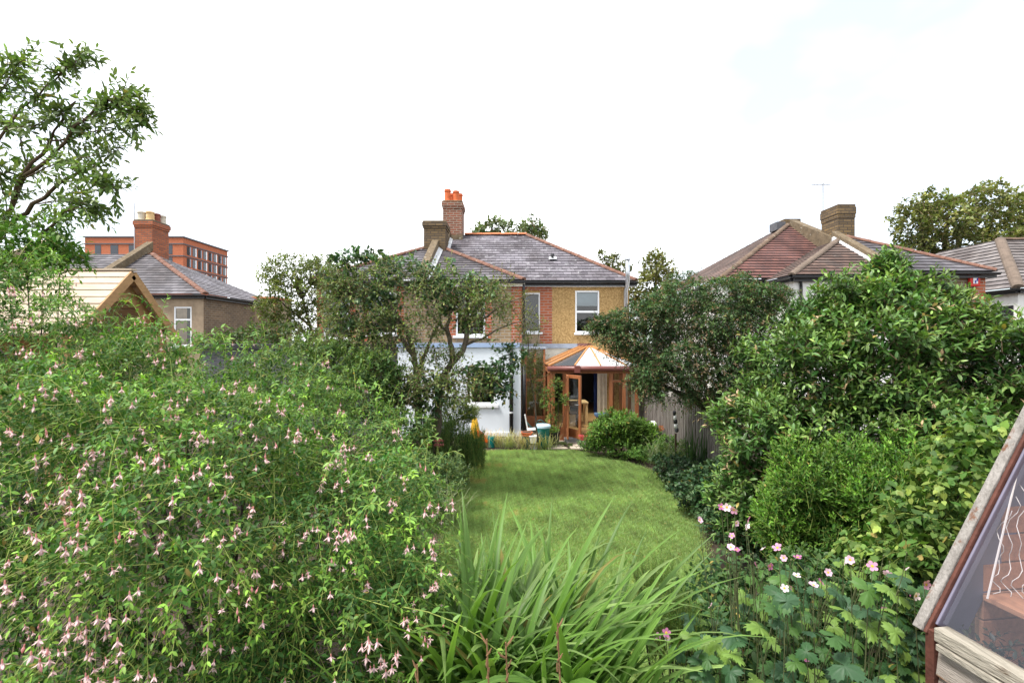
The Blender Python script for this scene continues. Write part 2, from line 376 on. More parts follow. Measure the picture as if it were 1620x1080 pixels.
def surf(ells, n, rng, back=.35, zmin=.03, inside=.9):
    a = ells; r = a[:, 3:]; area = ((r[:,0]*r[:,1])**1.6 + (r[:,0]*r[:,2])**1.6 + (r[:,1]*r[:,2])**1.6) ** (1/1.6)
    P = np.zeros((0, 3)); Nn = np.zeros((0, 3)); tries = 0
    while len(P) < n and tries < 60:
        tries += 1
        i = rng.choice(len(a), size=n * 2, p=area / area.sum())
        d = nrm(rng.normal(size=(n * 2, 3))); p = a[i, :3] + d * r[i]; nn = nrm(d / r[i])
        q = np.ones(len(p), bool)
        for j in range(len(a)):
            dd = np.sum(((p - a[j, :3]) / r[j]) ** 2, -1); q &= (dd > inside ** 2) | (i == j)
        vdir = nrm(np.array([0, 0, CH]) - p); fac = np.sum(nn * vdir, -1)
        q &= (p[:, 2] > zmin) & ((fac > -.25) | (rng.random(len(p)) < back))
        P = np.vstack([P, p[q]]); Nn = np.vstack([Nn, nn[q]])
    return P[:n], Nn[:n]

def grow(P, Nn, rng, slen, nl, L, wr, alpha=55, out=.8, up=.5, rnd=.5, droop=.25, old=(.05,.12,.03), new=(.15,.28,.05), newk=1.0,
         opposite=False, tipcol=None, tipp=0.0, inset=.5, jit=.25, hang=0.0, cvar=.25, upn=.8):
    S = len(P); ln = rng.uniform(slen[0], slen[1], S)
    d = nrm(Nn * out + UP * up + rng.normal(size=(S, 3)) * rnd)
    p0 = P - d * (ln * inset)[:, None]
    k = np.arange(nl); t = (k[None] + .6 + rng.uniform(-.3, .3, (S, nl))) / nl
    if opposite: t = ((k // 2)[None] * 2 + 1 + rng.uniform(-.1, .1, (S, nl))) / nl
    t = np.clip(t, .02, 1.0)
    X = p0[:, None] + d[:, None] * (ln[:, None] * t)[..., None]; X[..., 2] -= droop * ln[:, None] * t ** 2
    T_ = np.repeat(d[:, None], nl, 1).copy(); T_[..., 2] -= 2 * droop * t; T_ = nrm(T_)
    ref = nrm(rng.normal(size=(S, 1, 3))); U = nrm(np.cross(T_, ref)); V = np.cross(T_, U)
    ph = (k * 2.399)[None] + rng.uniform(0, 6.28, (S, 1)) + rng.uniform(-.3, .3, (S, nl))
    if opposite: ph = ((k // 2) * (math.pi / 2) + (k % 2) * math.pi)[None] + rng.uniform(0, 6.28, (S, 1))
    rad = U * np.cos(ph)[..., None] + V * np.sin(ph)[..., None]
    al = np.radians(alpha) * (1 - .45 * t ** 3) + rng.uniform(-.2, .2, t.shape)
    A = T_ * np.cos(al)[..., None] + rad * np.sin(al)[..., None]; A[..., 2] -= hang
    Nl = UP * upn + T_ * .35 + rng.normal(size=A.shape) * jit
    Ls = L * rng.uniform(.7, 1.2, t.shape) * (1 - .4 * t ** 4)
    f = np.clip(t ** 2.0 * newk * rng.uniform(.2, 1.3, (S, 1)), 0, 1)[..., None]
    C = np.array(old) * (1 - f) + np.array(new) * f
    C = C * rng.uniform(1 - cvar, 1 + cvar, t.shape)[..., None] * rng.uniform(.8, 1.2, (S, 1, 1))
    C = C * (1 + rng.normal(size=C.shape) * .05)
    C = C * (1 + .28 * np.sin(P[:, 0] * 5.1 + 2.3 * np.sin(P[:, 2] * 4.3)) * np.sin(P[:, 1] * 4.7 + P[:, 2] * 6.1))[:, None, None]
    dead = rng.random(t.shape) < .008; C[dead] = np.array([.34, .26, .07]) * rng.uniform(.5, 1.2, (dead.sum(), 1))
    if tipcol is not None:
        hit = (rng.random((S, 1)) < tipp) & (t > .72); C[hit] = np.array(tipcol) * rng.uniform(.7, 1.2, (hit.sum(), 1))
    tt = np.linspace(0, 1, 5)[None]
    Cn = p0[:, None] + d[:, None] * (ln[:, None] * tt)[..., None]; Cn[..., 2] -= droop * ln[:, None] * tt ** 2
    tip = Cn[:, -1]
    return dict(P=X.reshape(-1, 3), A=A.reshape(-1, 3), N=Nl.reshape(-1, 3), L=Ls.ravel(), W=Ls.ravel() * wr, C=np.clip(C.reshape(-1, 3), 0, 1), stem=Cn, tip=tip)

def cat_(gs): return {k: np.concatenate([g[k] for g in gs]) for k in ('P', 'A', 'N', 'L', 'W', 'C')}

def gap_mask(P, amount, seed, k=3.6):
    """irregular hollows in a crown, where the outer growth is missing"""
    r2 = np.random.default_rng(seed + 500); v = np.zeros(len(P))
    for _ in range(9): v += np.sin(P @ (r2.normal(size=3) * k) + r2.uniform(0, 6.28))
    return v < np.quantile(v, 1 - amount)

def plant(name, label, cat, ells, nshoot, seed, g, sub=6, m='leaf', kind='T6', stem=('twig', .0035), inner=.5, back=.35, part='foliage', zmin=.03,
          base=None, limb='bark_dark', limbs=6, lr=.03, sr=(.25, .5), stems=True, group=None, gaps=0, gk=3.6):
    rng = np.random.default_rng(seed); e0 = np.array(ells, float)
    c = e0[:, :3].mean(0) if base is None else np.array(base)
    rt = root(name, (c[0], c[1], 0), label, cat, group)
    es = sublobes(ells, rng, sub, sr); P, Nn = surf(es, nshoot, rng, back, zmin)
    if gaps: q_ = gap_mask(P, gaps, seed, gk); P, Nn = P[q_], Nn[q_]
    gs = [grow(P, Nn, rng, **g)]
    if inner > 0:       # older, shaded growth deeper inside the crown
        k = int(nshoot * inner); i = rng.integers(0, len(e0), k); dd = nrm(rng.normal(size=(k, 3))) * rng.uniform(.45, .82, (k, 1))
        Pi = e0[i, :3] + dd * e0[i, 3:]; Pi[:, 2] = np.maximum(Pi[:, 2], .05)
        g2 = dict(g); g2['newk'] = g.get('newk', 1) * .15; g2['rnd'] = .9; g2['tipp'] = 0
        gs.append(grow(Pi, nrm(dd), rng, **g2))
    fine = kind == 'T6' and nshoot > 2000
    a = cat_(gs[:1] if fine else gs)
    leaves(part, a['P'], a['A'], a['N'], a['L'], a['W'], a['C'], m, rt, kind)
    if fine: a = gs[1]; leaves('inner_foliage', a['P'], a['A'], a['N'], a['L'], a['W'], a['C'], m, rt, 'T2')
    if stems:
        Cn = np.concatenate([q['stem'] for q in gs])[:, ::2]; n = len(Cn)
        tubes('twigs', Cn, np.linspace(1, .45, 3)[None] * stem[1] * np.ones((n, 1)), stem[0], rt)
    if limbs:
        mb = MB(); b0 = Vector((c[0], c[1], 0))
        for j in range(limbs):
            e = e0[j % len(e0)]; q = Vector(e[:3]) + Vector(nrm(rng.normal(size=3)) * e[3:] * .55)
            s0 = b0 + Vector((rng.uniform(-.1, .1), rng.uniform(-.1, .1), 0)); mid = s0.lerp(q, .5) + Vector(rng.normal(size=3) * .07)
            mb.tube([s0, s0.lerp(mid, .5) + Vector(rng.normal(size=3) * .03), mid, mid.lerp(q, .5) + Vector(rng.normal(size=3) * .04), q], [lr, lr * .85, lr * .65, lr * .45, lr * .2], 6)
        mb.build('stem', limb, rt, smooth=True)
    return rt, gs[0]

# ------------------------------------------------------------------ ground, lawn, patio
tag(MB().quad((-400,-60,-.02), (400,-60,-.02), (400,900,-.02), (-400,900,-.02)).build('ground', 'soil'), kind='structure')
LAWN = [(-.75,4.2),(-.9,5.6),(-1.0,7.2),(-1.15,9),(-1.3,11),(-1.35,12.2),(-.9,12.75),(0,12.9),(.9,12.85),(1.6,12.9),(2.05,12.5),(2.5,12.0),(3.0,11.2),(3.35,10.2),(3.3,9.0),(3.0,7.8),(2.65,6.6),(2.35,5.6),(2.1,4.6),(1.8,3.6),(.3,3.4)]
tag(MB().quad(*[(x, y, .0) for x, y in LAWN]).build('lawn', 'lawn_ground'), kind='structure')
def inpoly(x, y, poly):
    ins = np.zeros(len(x), bool); n = len(poly)
    for i in range(n):
        x1, y1 = poly[i]; x2, y2 = poly[(i + 1) % n]
        c = ((y1 > y) != (y2 > y)) & (x < (x2 - x1) * (y - y1) / (y2 - y1 + 1e-12) + x1); ins ^= c
    return ins
def make_grass():
    rng = np.random.default_rng(5); n = 420000
    y = 3.5 + (13.0 - 3.5) * rng.random(n) ** 1.25; x = rng.uniform(-1.45, 3.45, n)
    k = inpoly(x + rng.normal(size=n) * .07, y + rng.normal(size=n) * .07, LAWN); x, y = x[k], y[k]; n = len(x)
    # mown turf with worn, yellowish and mossy patches
    def field(s, sd):
        r2 = np.random.default_rng(sd); v = np.zeros(n)
        for _ in range(7):
            a = r2.normal(size=2) * s; v += np.sin(x * a[0] + y * a[1] + r2.uniform(0, 6.3))
        return v / 7
    f1 = field(1.6, 1); f2 = field(5, 2); f3 = field(14, 3)
    h = .028 + .012 * rng.random(n) + .008 * f2
    P = np.stack([x, y, np.zeros(n)], 1)
    A = np.stack([rng.normal(size=n) * .55, rng.normal(size=n) * .55, np.ones(n)], 1)
    C = np.array([.275, .385, .15]) * (1 + .14 * f1 + .25 * f2 + .38 * f3)[:, None] * rng.uniform(.7, 1.3, (n, 1))
    worn = np.clip((f1 * .6 + f2 * .8 + .5 * f3 - .33) * 4, 0, 1)[:, None]
    C = C * (1 - worn) + np.array([.42, .38, .17]) * worn
    dry = rng.random(n) < .07; C[dry] = np.array([.33, .29, .13])
    keep = rng.random(n) > worn[:, 0] * .5
    P, A, C, h = P[keep], A[keep], np.clip(C[keep], .01, 1), h[keep]
    o = leaves('grass', P, A, rng.normal(size=A.shape), h * 1.15, (.004 + .0009 * P[:, 1]), C, 'grass_blade', None, 'NEEDLE')
    tag(o, 'short mown green lawn grass with worn yellowish patches', 'grass', kind='stuff')
make_grass()
def fallen():
    rng = np.random.default_rng(6); n = 260; x = rng.uniform(-1.2, 3.3, n); y = rng.uniform(4, 12.8, n); k = inpoly(x, y, LAWN); P = np.stack([x, y, np.full(n, .035)], 1)[k]; n = len(P)
    o = leaves('fallen_leaves', P, rng.normal(size=(n, 3)) * np.array([1, 1, .2]), UP + rng.normal(size=(n, 3)) * .3, rng.uniform(.02, .05, n), rng.uniform(.012, .03, n), np.array([.22, .15, .06]) * rng.uniform(.5, 1.6, (n, 1)), 'petal', None, 'T6')
    tag(o, 'scattered brown fallen leaves lying on the lawn', 'leaves', kind='stuff')
fallen()

random.seed(3)
patio = tag(MB().quad((.35,12.9,.005), (2.6,12.9,.005), (2.6,14.4,.005), (.35,14.4,.005)).build('patio', 'soil'), kind='structure')
slabs = [(.95,1.5,12.95,13.15),(1.55,2.1,12.93,13.2),(.42,.88,13.0,13.3),(.9,1.42,13.2,13.62),(1.7,2.2,13.25,13.6),(2.25,2.6,13.1,13.6),(.42,.85,13.36,13.85),(.9,1.5,13.68,14.02),(1.56,2.15,13.66,14.0),(2.2,2.6,13.66,14.0)]
for x0, x1, y0, y1 in slabs:
    j = lambda: random.uniform(-.035, .035); z = .04 + random.uniform(0, .015)
    p = [(x0+j(), y0+j()), (x1+j(), y0+j()), (x1+j(), y1+j()), (x0+j(), y1+j())]
    MB().hexa([(a, b_, .006) for a, b_ in p] + [(a, b_, z) for a, b_ in p]).build('paving_slab', 'paving', patio, bevel=.012)

# ------------------------------------------------------------------ building helpers
def roof_slope(parent, pts, m, gauge=.26, thick=.022, name='roof_slope'):
    """a roof plane laid in overlapping courses: each course is a tilted strip with its own edge"""
    p = [Vector(q) for q in pts]; u = (p[1] - p[0]).normalized()
    n = (p[1] - p[0]).cross(p[-1] - p[0]).normalized()
    if n.z < 0: n = -n
    v = n.cross(u)
    if v.z < 0: v = -v
    uv = [((q - p[0]).dot(u), (q - p[0]).dot(v)) for q in p]
    vmax = max(b_ for _, b_ in uv); mb = MB(); mb.uv = []
    def clip(poly, lo, hi):
        for sgn, lim in ((1, lo), (-1, hi)):
            out = []
            for i in range(len(poly)):
                a, c = poly[i], poly[(i + 1) % len(poly)]
                da, dc = sgn * (a[1] - lim), sgn * (c[1] - lim)
                if da >= 0: out.append(a)
                if (da >= 0) != (dc >= 0):
                    k = da / (da - dc); out.append((a[0] + (c[0] - a[0]) * k, a[1] + (c[1] - a[1]) * k))
            poly = out
            if len(poly) < 3: return []
        return poly
    k = 0
    while k * gauge < vmax - 1e-4:
        lo, hi = k * gauge, min((k + 1) * gauge, vmax); c = clip(uv, lo, hi); k += 1
        if len(c) < 3: continue
        w = [p[0] + u * a + v * b_ + n * (thick * (1 - (b_ - lo) / gauge) + .004) for a, b_ in c]
        b0 = len(mb.v); mb.v += [tuple(q) for q in w]; mb.f.append(tuple(range(b0, b0 + len(w)))); mb.uv.append([(a, b_ + .001) for a, b_ in c])
        low = sorted([q for q in c if abs(q[1] - lo) < 1e-5])
        if len(low) >= 2:
            a, d = low[0], low[-1]; b0 = len(mb.v)
            qa = p[0] + u * a[0] + v * lo; qd = p[0] + u * d[0] + v * lo
            mb.v += [tuple(qa), tuple(qd), tuple(qd + n * (thick + .004)), tuple(qa + n * (thick + .004))]
            mb.f.append((b0, b0+1, b0+2, b0+3)); mb.uv.append([(a[0], lo + .001), (d[0], lo + .001), (d[0], lo + .001), (a[0], lo + .001)])
    return mb.build(name, m, parent)

RT = {}
def ridge(parent, a, b, m, r=.11, seg=.42, lift=.02):
    """a run of separate half-round ridge tiles"""
    a = Vector(a); b = Vector(b); d = b - a; n = max(1, round(d.length / seg)); s = d.length / n; d.normalize()
    key = (m, r, round(s, 2))
    if key not in RT:
        mb = MB(); k = 7; vs_ = []
        for x in (0, s * .985):
            for i in range(k):
                an = math.pi * i / (k - 1); rr = r * (1 if x == 0 else 1.08)
                vs_.append((x, math.cos(an) * rr, math.sin(an) * rr * .8))
        fs = [(i, i + 1, k + i + 1, k + i) for i in range(k - 1)] + [tuple(range(k))[::-1], tuple(range(k, 2 * k))]
        mb.add(vs_, fs); me = bpy.data.meshes.new('ridge_tile'); me.from_pydata(mb.v, [], mb.f); me.materials.append(M[m]); RT[key] = me
    y = Vector((0, 0, 1)).cross(d).normalized(); z = d.cross(y)
    for i in range(n):
        o = bpy.data.objects.new('ridge_tile', RT[key]); link(o, parent)
        q = a + d * (s * i) + Vector((0, 0, lift - r * .35 + random.uniform(-.006, .006)))
        o.matrix_basis = Matrix(((d.x, y.x, z.x, q.x), (d.y, y.y, z.y, q.y), (d.z, y.z, z.z, q.z), (0, 0, 0, 1)))

def wall_y(mb, x0, x1, z0, z1, y, holes=(), depth=.12, top=None):
    """front wall (facing -Y) with openings and their reveals"""
    xs = sorted({x0, x1, *[h[0] for h in holes], *[h[1] for h in holes]}); zs = sorted({z0, z1, *[h[2] for h in holes], *[h[3] for h in holes]})
    for i in range(len(xs) - 1):
        for k in range(len(zs) - 1):
            cx, cz = (xs[i] + xs[i+1]) / 2, (zs[k] + zs[k+1]) / 2
            if any(h[0] < cx < h[1] and h[2] < cz < h[3] for h in holes): continue
            mb.quad((xs[i], y, zs[k]), (xs[i+1], y, zs[k]), (xs[i+1], y, zs[k+1]), (xs[i], y, zs[k+1]))
    for a, b_, c, d in holes:
        y1 = y + depth
        mb.quad((a,y,c),(a,y,d),(a,y1,d),(a,y1,c)); mb.quad((b_,y,c),(b_,y1,c),(b_,y1,d),(b_,y,d))
        mb.quad((a,y,c),(a,y1,c),(b_,y1,c),(b_,y,c)); mb.quad((a,y,d),(b_,y,d),(b_,y1,d),(a,y1,d))
    return mb

def body(parent, name, m, x0, x1, y0, y1, z1, holes=(), z0=0):
    mb = wall_y(MB(), x0, x1, z0, z1, y0, holes)
    mb.quad((x0,y0,z0),(x0,y0,z1),(x0,y1,z1),(x0,y1,z0)); mb.quad((x1,y0,z0),(x1,y1,z0),(x1,y1,z1),(x1,y0,z1))
    mb.quad((x0,y1,z0),(x0,y1,z1),(x1,y1,z1),(x1,y1,z0))
    return mb.build(name, m, parent)

def window(parent, x0, x1, z0, z1, y, fr=.06, mid=None, sill=.08, m='upvc', glass='window_glass', blind=0, mull=(), sillm='upvc', sillx=.09):
    """a framed window set in an opening of a wall facing -Y"""
    mb = MB(); yb = y + .07; yf = y + .01
    mb.box(x0, x0+fr, yf, yb, z0, z1); mb.box(x1-fr, x1, yf, yb, z0, z1)
    mb.box(x0+fr, x1-fr, yf, yb, z0, z0+fr); mb.box(x0+fr, x1-fr, yf, yb, z1-fr, z1)
    if mid: mb.box(x0+fr, x1-fr, yf-.012, yb, mid-fr*.6, mid+fr*.6)
    for q in mull: mb.box(q-fr/2, q+fr/2, yf+.002, yb, z0+fr, z1-fr)
    w = mb.build('window', m, parent, bevel=.006)
    zz = [z0+fr] + ([mid] if mid else []) + [z1-fr]
    for i in range(len(zz) - 1):
        MB().quad((x0+fr, y+.045, zz[i]), (x1-fr, y+.045, zz[i]), (x1-fr, y+.045, zz[i+1]), (x0+fr, y+.045, zz[i+1])).build('pane', glass, w)
    if blind: box('blind', 'blind', w, x0+fr*.5, x1-fr*.5, y+.10, y+.115, z1-(z1-z0)*blind, z1-fr*.4)
    if sill: MB().box(x0-sillx, x1+sillx, y-.07, y+.06, z0-sill, z0).build('sill', sillm, w, bevel=.01)
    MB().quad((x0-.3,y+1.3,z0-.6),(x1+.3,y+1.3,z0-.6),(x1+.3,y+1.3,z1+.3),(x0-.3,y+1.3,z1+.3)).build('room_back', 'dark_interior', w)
    return w

def gutter(parent, a, b, m='black_plastic', r=.065, fascia='black_plastic', fh=.12, inner=(0, 1, 0)):
    a = Vector(a); b = Vector(b); d = (b - a).normalized(); i = Vector(inner)
    f = MB().bar(a + i * .1 - Vector((0,0,.10)), b + i * .1 - Vector((0,0,.10)), .03, fh).build('fascia', fascia, parent)
    mb = MB(); k = 7; vs_ = []
    for e in (a, b):
        for j in range(k):
            an = math.pi + math.pi * j / (k - 1); vs_.append(e + i * (math.cos(an) * r) + Vector((0, 0, math.sin(an) * r - .02)))
    mb.add(vs_, [(j, j+1, k+j+1, k+j) for j in range(k-1)] + [tuple(range(k)), tuple(range(k, 2*k))])
    mb.bar(a - i * r + Vector((0,0,-.02)), b - i * r + Vector((0,0,-.02)), .012, .035)
    return mb.build('gutter', m, parent)

def chimney(parent, x0, x1, y0, y1, z0, z1, m, capm=None, corb=.05, capz=.3):
    mb = MB().box(x0, x1, y0, y1, z0, z1 - capz)
    ch = mb.build('chimney', m, parent)
    c = MB(); c.box(x0-corb*.5, x1+corb*.5, y0-corb*.5, y1+corb*.5, z1-capz+.001, z1-capz*.72); c.box(x0-corb, x1+corb, y0-corb, y1+corb, z1-capz*.72+.001, z1-capz*.2)
    c.build('corbel', m, ch)
    MB().box(x0-corb*.6, x1+corb*.6, y0-corb*.6, y1+corb*.6, z1-capz*.2+.001, z1).build('chimney_cap', capm or 'stone_coping', ch, bevel=.02)
    return ch
def pot(parent, x, y, z, m, r=.11, h=.45):
    return MB().lathe((x, y, z), [(r*1.12,0),(r*1.1,h*.1),(r*.98,h*.15),(r*.92,h*.78),(r*1.08,h*.82),(r*1.08,h*.9),(r*.98,h*.92),(r*1.0,h),(r*.8,h),(r*.76,h*.5)], 16).build('chimney_pot', m, parent, smooth=False)

# ------------------------------------------------------------------ the pebbledashed house in the middle
PX = -3.05
H1 = root('semi_detached_house', (1, 17.6, 0), 'tan pebbledashed house with slate roof and tall red-potted chimney behind lawn', 'house')
win_a = (2.30, 3.18, 3.22, 4.75); win_b = (.42, 1.02, 3.24, 4.67)
body(H1, 'wall', 'pebbledash', .34, 4.26, 17.6, 25.4, 5.0, [win_a, win_b, (1.45, 3.3, .26, 2.25)])
window(H1, *win_a, 17.6, mid=3.98, blind=.36, sillx=.04); window(H1, *win_b, 17.6, fr=.05, blind=0)
wall_y(MB(), 1.02, 1.46, 2.7, 4.99, 17.588).build('brick_quoin', 'red_brick', H1, label='red brick strip beside the narrow window')
box('brick_quoin', 'red_brick', H1, .345, 1.02, 17.586, 17.62, 4.75, 4.99)
box('cement_patch', 'tan_render', H1, .345, 1.015, 17.585, 17.61, 2.72, 3.15)
wing_w = (-1.93, -.92, 3.1, 4.6)
body(H1, 'wing_wall', 'stock_brick', PX, .33, 16.6, 17.9, 4.92, [wing_w]); window(H1, *wing_w, 16.6, mid=3.85, blind=0)
for x0, x1 in ((-2.15, -1.93), (-.92, -.70)): wall_y(MB(), x0, x1, 3.0, 4.75, 16.589).build('brick_quoin', 'red_brick', H1)
wall_y(MB(), -.02, .331, 2.8, 4.92, 16.588).build('brick_quoin', 'red_brick', H1)
ez = 5.08
f1 = roof_slope(H1, [(PX,17.35,ez),(4.48,17.35,ez),(.65,21.5,7.62),(PX,21.5,7.62)], 'slate')
roof_slope(H1, [(4.48,17.35,ez),(4.48,25.65,ez),(.65,21.5,7.62)], 'slate'); roof_slope(H1, [(4.48,25.65,ez),(PX,25.65,ez),(PX,21.5,7.62),(.65,21.5,7.62)], 'slate')
f2 = roof_slope(H1, [(PX,16.35,4.98),(.42,16.35,4.98),(-2.75,19.6,6.65),(PX,19.6,6.65)], 'slate_dark')
roof_slope(H1, [(.42,16.35,4.98),(.42,17.5,4.98),(-2.75,20.0,6.65),(-2.75,19.6,6.65)], 'slate_dark')
ridge(f1, (-2.1,21.5,7.66), (.65,21.5,7.66), 'ridge_bright'); ridge(f1, (.65,21.5,7.64), (4.46,17.37,5.10), 'ridge_red')
ridge(f2, (-2.75,19.6,6.68), (.40,16.37,5.0), 'ridge_red')
gutter(H1, (.45,17.33,ez-.03), (4.5,17.33,ez-.03)); gutter(H1, (PX,16.33,4.95), (.44,16.33,4.95), fascia='cream_wall')
MB().box(.40, 4.45, 17.42, 17.6, 4.88, 4.9).build('soffit', 'upvc', H1); MB().box(PX, .38, 16.42, 16.6, 4.78, 4.8).build('soffit', 'upvc', H1)
MB().tube([(.40,16.42,4.85),(.40,16.5,4.6),(.40,16.56,4.4),(.40,16.56,2.95)], .045, 10).build('downpipe', 'black_plastic', H1, smooth=True)
fl = MB().tube([at(990,487,17.45),at(990,460,17.45),at(992.5,449,17.3),at(993,440,17.1),at(993,410,17.1)], .075, 12).build('flue', 'metal', H1, smooth=True)
MB().lathe(at(993,411,17.1), [(.1,0),(.1,.05),(.08,.07)], 12).build('flue_cap', 'metal', fl)
MB().lathe(at(874,409,19.0), [(.05,-.1),(.05,.1),(.09,.11),(.07,.17),(.01,.19)], 10).build('roof_vent', 'black_plastic', f1)
MB().quad(at(868,409.5,18.85), at(881,409.5,18.85), at(880,406,19.2), at(869,406,19.2)).build('vent_flashing', 'flashing', f1)
tall = chimney(H1, -3.0, -2.18, 21.0, 22.0, 6.6, 9.02, 'chimney_dark', capz=.34)
for i, (x, y, h) in enumerate(((-2.82,21.2,.52),(-2.46,21.25,.47),(-2.72,21.75,.5),(-2.36,21.75,.5))): pot(tall, x, y, 9.02, 'terracotta', .14, h)
low = chimney(H1, -3.52, -2.66, 19.3, 20.3, 6.0, 7.72, 'chimney_yellow', corb=.06, capz=.3)
MB().hexa([(-3.2,16.3,4.95),(-2.92,16.3,4.95),(-2.92,19.35,6.5),(-3.2,19.35,6.5),(-3.2,16.3,5.28),(-2.92,16.3,5.28),(-2.92,19.35,6.98),(-3.2,19.35,6.98)]).build('parapet', 'stone_coping', H1, bevel=.03)
MB().hexa([(-2.919,16.36,4.98),(-2.76,16.36,5.0),(-2.76,19.4,6.57),(-2.919,19.4,6.55),(-2.919,16.36,5.14),(-2.76,16.36,5.03),(-2.76,19.4,6.6),(-2.919,19.4,6.72)]).build('flashing', 'flashing', H1)
MB().hexa([(-2.95,19.9,6.5),(-2.68,19.9,6.5),(-2.68,21.02,7.3),(-2.95,21.02,7.3),(-2.95,19.9,6.86),(-2.68,19.9,6.86),(-2.68,21.02,7.72),(-2.95,21.02,7.72)]).build('parapet', 'stone_coping', H1, bevel=.03)
MB().hexa([(-2.679,19.9,6.6),(-2.56,19.9,6.6),(-2.56,21.02,7.3),(-2.679,21.02,7.3),(-2.679,19.9,6.78),(-2.56,19.9,6.69),(-2.56,21.02,7.38),(-2.679,21.02,7.46)]).build('flashing', 'flashing', H1)
box('flashing', 'stone_coping', H1, -2.66, -2.14, 20.93, 20.99, 7.25, 7.52)
# dining room seen through the open doors
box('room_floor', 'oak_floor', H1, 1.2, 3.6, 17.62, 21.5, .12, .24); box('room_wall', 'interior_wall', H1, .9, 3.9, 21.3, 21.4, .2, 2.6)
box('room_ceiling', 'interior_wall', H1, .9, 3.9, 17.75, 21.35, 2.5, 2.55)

H2 = root('semi_detached_house', (-5, 16.6, 0), 'yellow stock brick house behind the twisted tree, joined to the pebbledashed one', 'house')
wl, wr_ = (-6.47, -5.57, 3.0, 4.65), (-4.93, -3.95, 3.15, 4.6)
body(H2, 'wall', 'stock_brick', -6.7, -3.06, 16.6, 24.4, 4.92, [wl, wr_]); window(H2, *wl, 16.6, mid=3.85, blind=0); window(H2, *wr_, 16.6, mid=3.85, blind=.3)
for x0, x1 in ((-6.701, -6.47), (-5.57, -5.35), (-5.15, -4.93), (-3.95, -3.72)): wall_y(MB(), x0, x1, 2.9, 4.8, 16.589).build('brick_quoin', 'red_brick', H2)
for x0, x1 in ((-6.1, -5.62), ): box('curtain', 'blue_curtain', H2, x0, x1, 16.75, 16.78, 3.1, 4.5)
f3 = roof_slope(H2, [(-6.85,16.35,4.98),(PX,16.35,4.98),(PX,19.6,6.72),(-3.3,19.6,6.72)], 'slate_dark')
roof_slope(H2, [(-6.85,24.6,4.98),(-6.85,16.35,4.98),(-3.3,19.6,6.72),(-3.3,21.3,6.72)], 'slate_dark')
ridge(f3, (-6.83,16.37,5.0), (-3.35,19.58,6.74), 'ridge_red'); gutter(H2, (-6.88,16.33,4.95), (PX,16.33,4.95))

EX = root('rear_extension', (-1.6, 14.8, 0), 'single-storey pale blue-white rendered extension with white window and black downpipe', 'extension')
ew = (-1.42, -.50, .98, 2.16)
body(EX, 'wall', 'blue_white_render', -3.5, .27, 14.8, 16.58, 2.72, [ew]); window(EX, *ew, 14.8, fr=.055, mull=(-1.26,), sill=.1, glass='clear_glass')
box('fascia', 'pale_blue_fascia', EX, -3.52, .29, 14.74, 16.59, 2.72, 2.84); box('flat_roof', 'lead', EX, -3.5, .27, 14.76, 16.58, 2.841, 2.86)
MB().tube([(-.02,14.74,2.7),(-.02,14.72,2.5),(-.02,14.72,.1)], .06, 12).build('downpipe', 'black_plastic', EX, smooth=True)
for z in (.72, 1.9): MB().lathe((-.02,14.72,z), [(.066,0),(.066,.05)], 12).build('pipe_clip', 'flashing', EX)
MB().tube([(.37,14.9,2.2),(.37,14.9,.1)], .06, 10).build('downpipe', 'black_plastic', EX, smooth=True)
for k in range(4): box('wall_plinth', 'blue_white_render', EX, -3.5, .268, 14.77, 14.8, .0, .12) if k == 0 else None
EX2 = root('rear_extension', (-6, 14.9, 0), 'dark grey boarded flat-roofed extension left of the pale blue one', 'extension')
mb = MB()
for k in range(14): box('board', 'grey_plank', EX2, -9.6, -3.53, 14.9, 14.93, .02 + k*.19, .2 + k*.19)
box('wall', 'grey_plank', EX2, -9.58, -3.53, 14.935, 16.55, 0, 2.66); box('flat_roof', 'black_plastic', EX2, -9.7, -3.53, 14.8, 16.56, 2.661, 2.82)

# ------------------------------------------------------------------ conservatory and sunroom
CV = root('conservatory', (2.4, 14, 0), 'orange-brown timber conservatory with white roof panels and open glazed doors', 'conservatory')
cx0, cx1, cy0, cy1, cz, ct = 1.12, 3.66, 14.0, 17.55, .24, 2.12
box('floor', 'oak_floor', CV, cx0, cx1, cy0+.05, 17.6, .1, cz); box('step', 'stone_grey', CV, 1.5, 3.0, cy0-.28, cy0-.02, 0, .14, .01)
box('sill_beam', 'orange_wood', CV, cx0, 1.52, cy0-.03, cy0+.07, .02, .42); box('sill_beam', 'orange_wood', CV, 2.9, cx1, cy0-.03, cy0+.07, .02, .42)
for x in (cx0+.07, 1.52, 2.86, 3.24, cx1-.05): box('post', 'orange_wood', CV, x-.05, x+.05, cy0-.04, cy0+.06, .05, ct-.06, .008)
for x in (cx0+.02, cx1-.02):
    for y in (15.0, 16.2, 17.45): box('post', 'orange_wood', CV, x-.045, x+.045, y-.045, y+.045, .05, ct-.06, .008)
    box('rail', 'orange_wood', CV, x-.04, x+.04, cy0+.06, 17.4, .42, .52); box('base_panel', 'orange_wood', CV, x-.02, x+.02, cy0+.06, 17.4, .05, .42)
    MB().quad((x,cy0+.06,.52),(x,17.4,.52),(x,17.4,ct-.1),(x,cy0+.06,ct-.1)).build('pane', 'clear_glass', CV)
for x0, x1 in ((cx0+.12, 1.47), (2.91, 3.19), (3.29, cx1-.1)):
    MB().quad((x0,cy0+.01,.42),(x1,cy0+.01,.42),(x1,cy0+.01,ct-.1),(x0,cy0+.01,ct-.1)).build('pane', 'clear_glass', CV)
    box('transom', 'orange_wood', CV, x0, x1, cy0-.015, cy0+.035, 1.72, 1.78)
box('head_beam', 'orange_wood', CV, cx0-.02, cx1+.02, cy0-.05, cy0+.07, ct-.14, ct-.02)
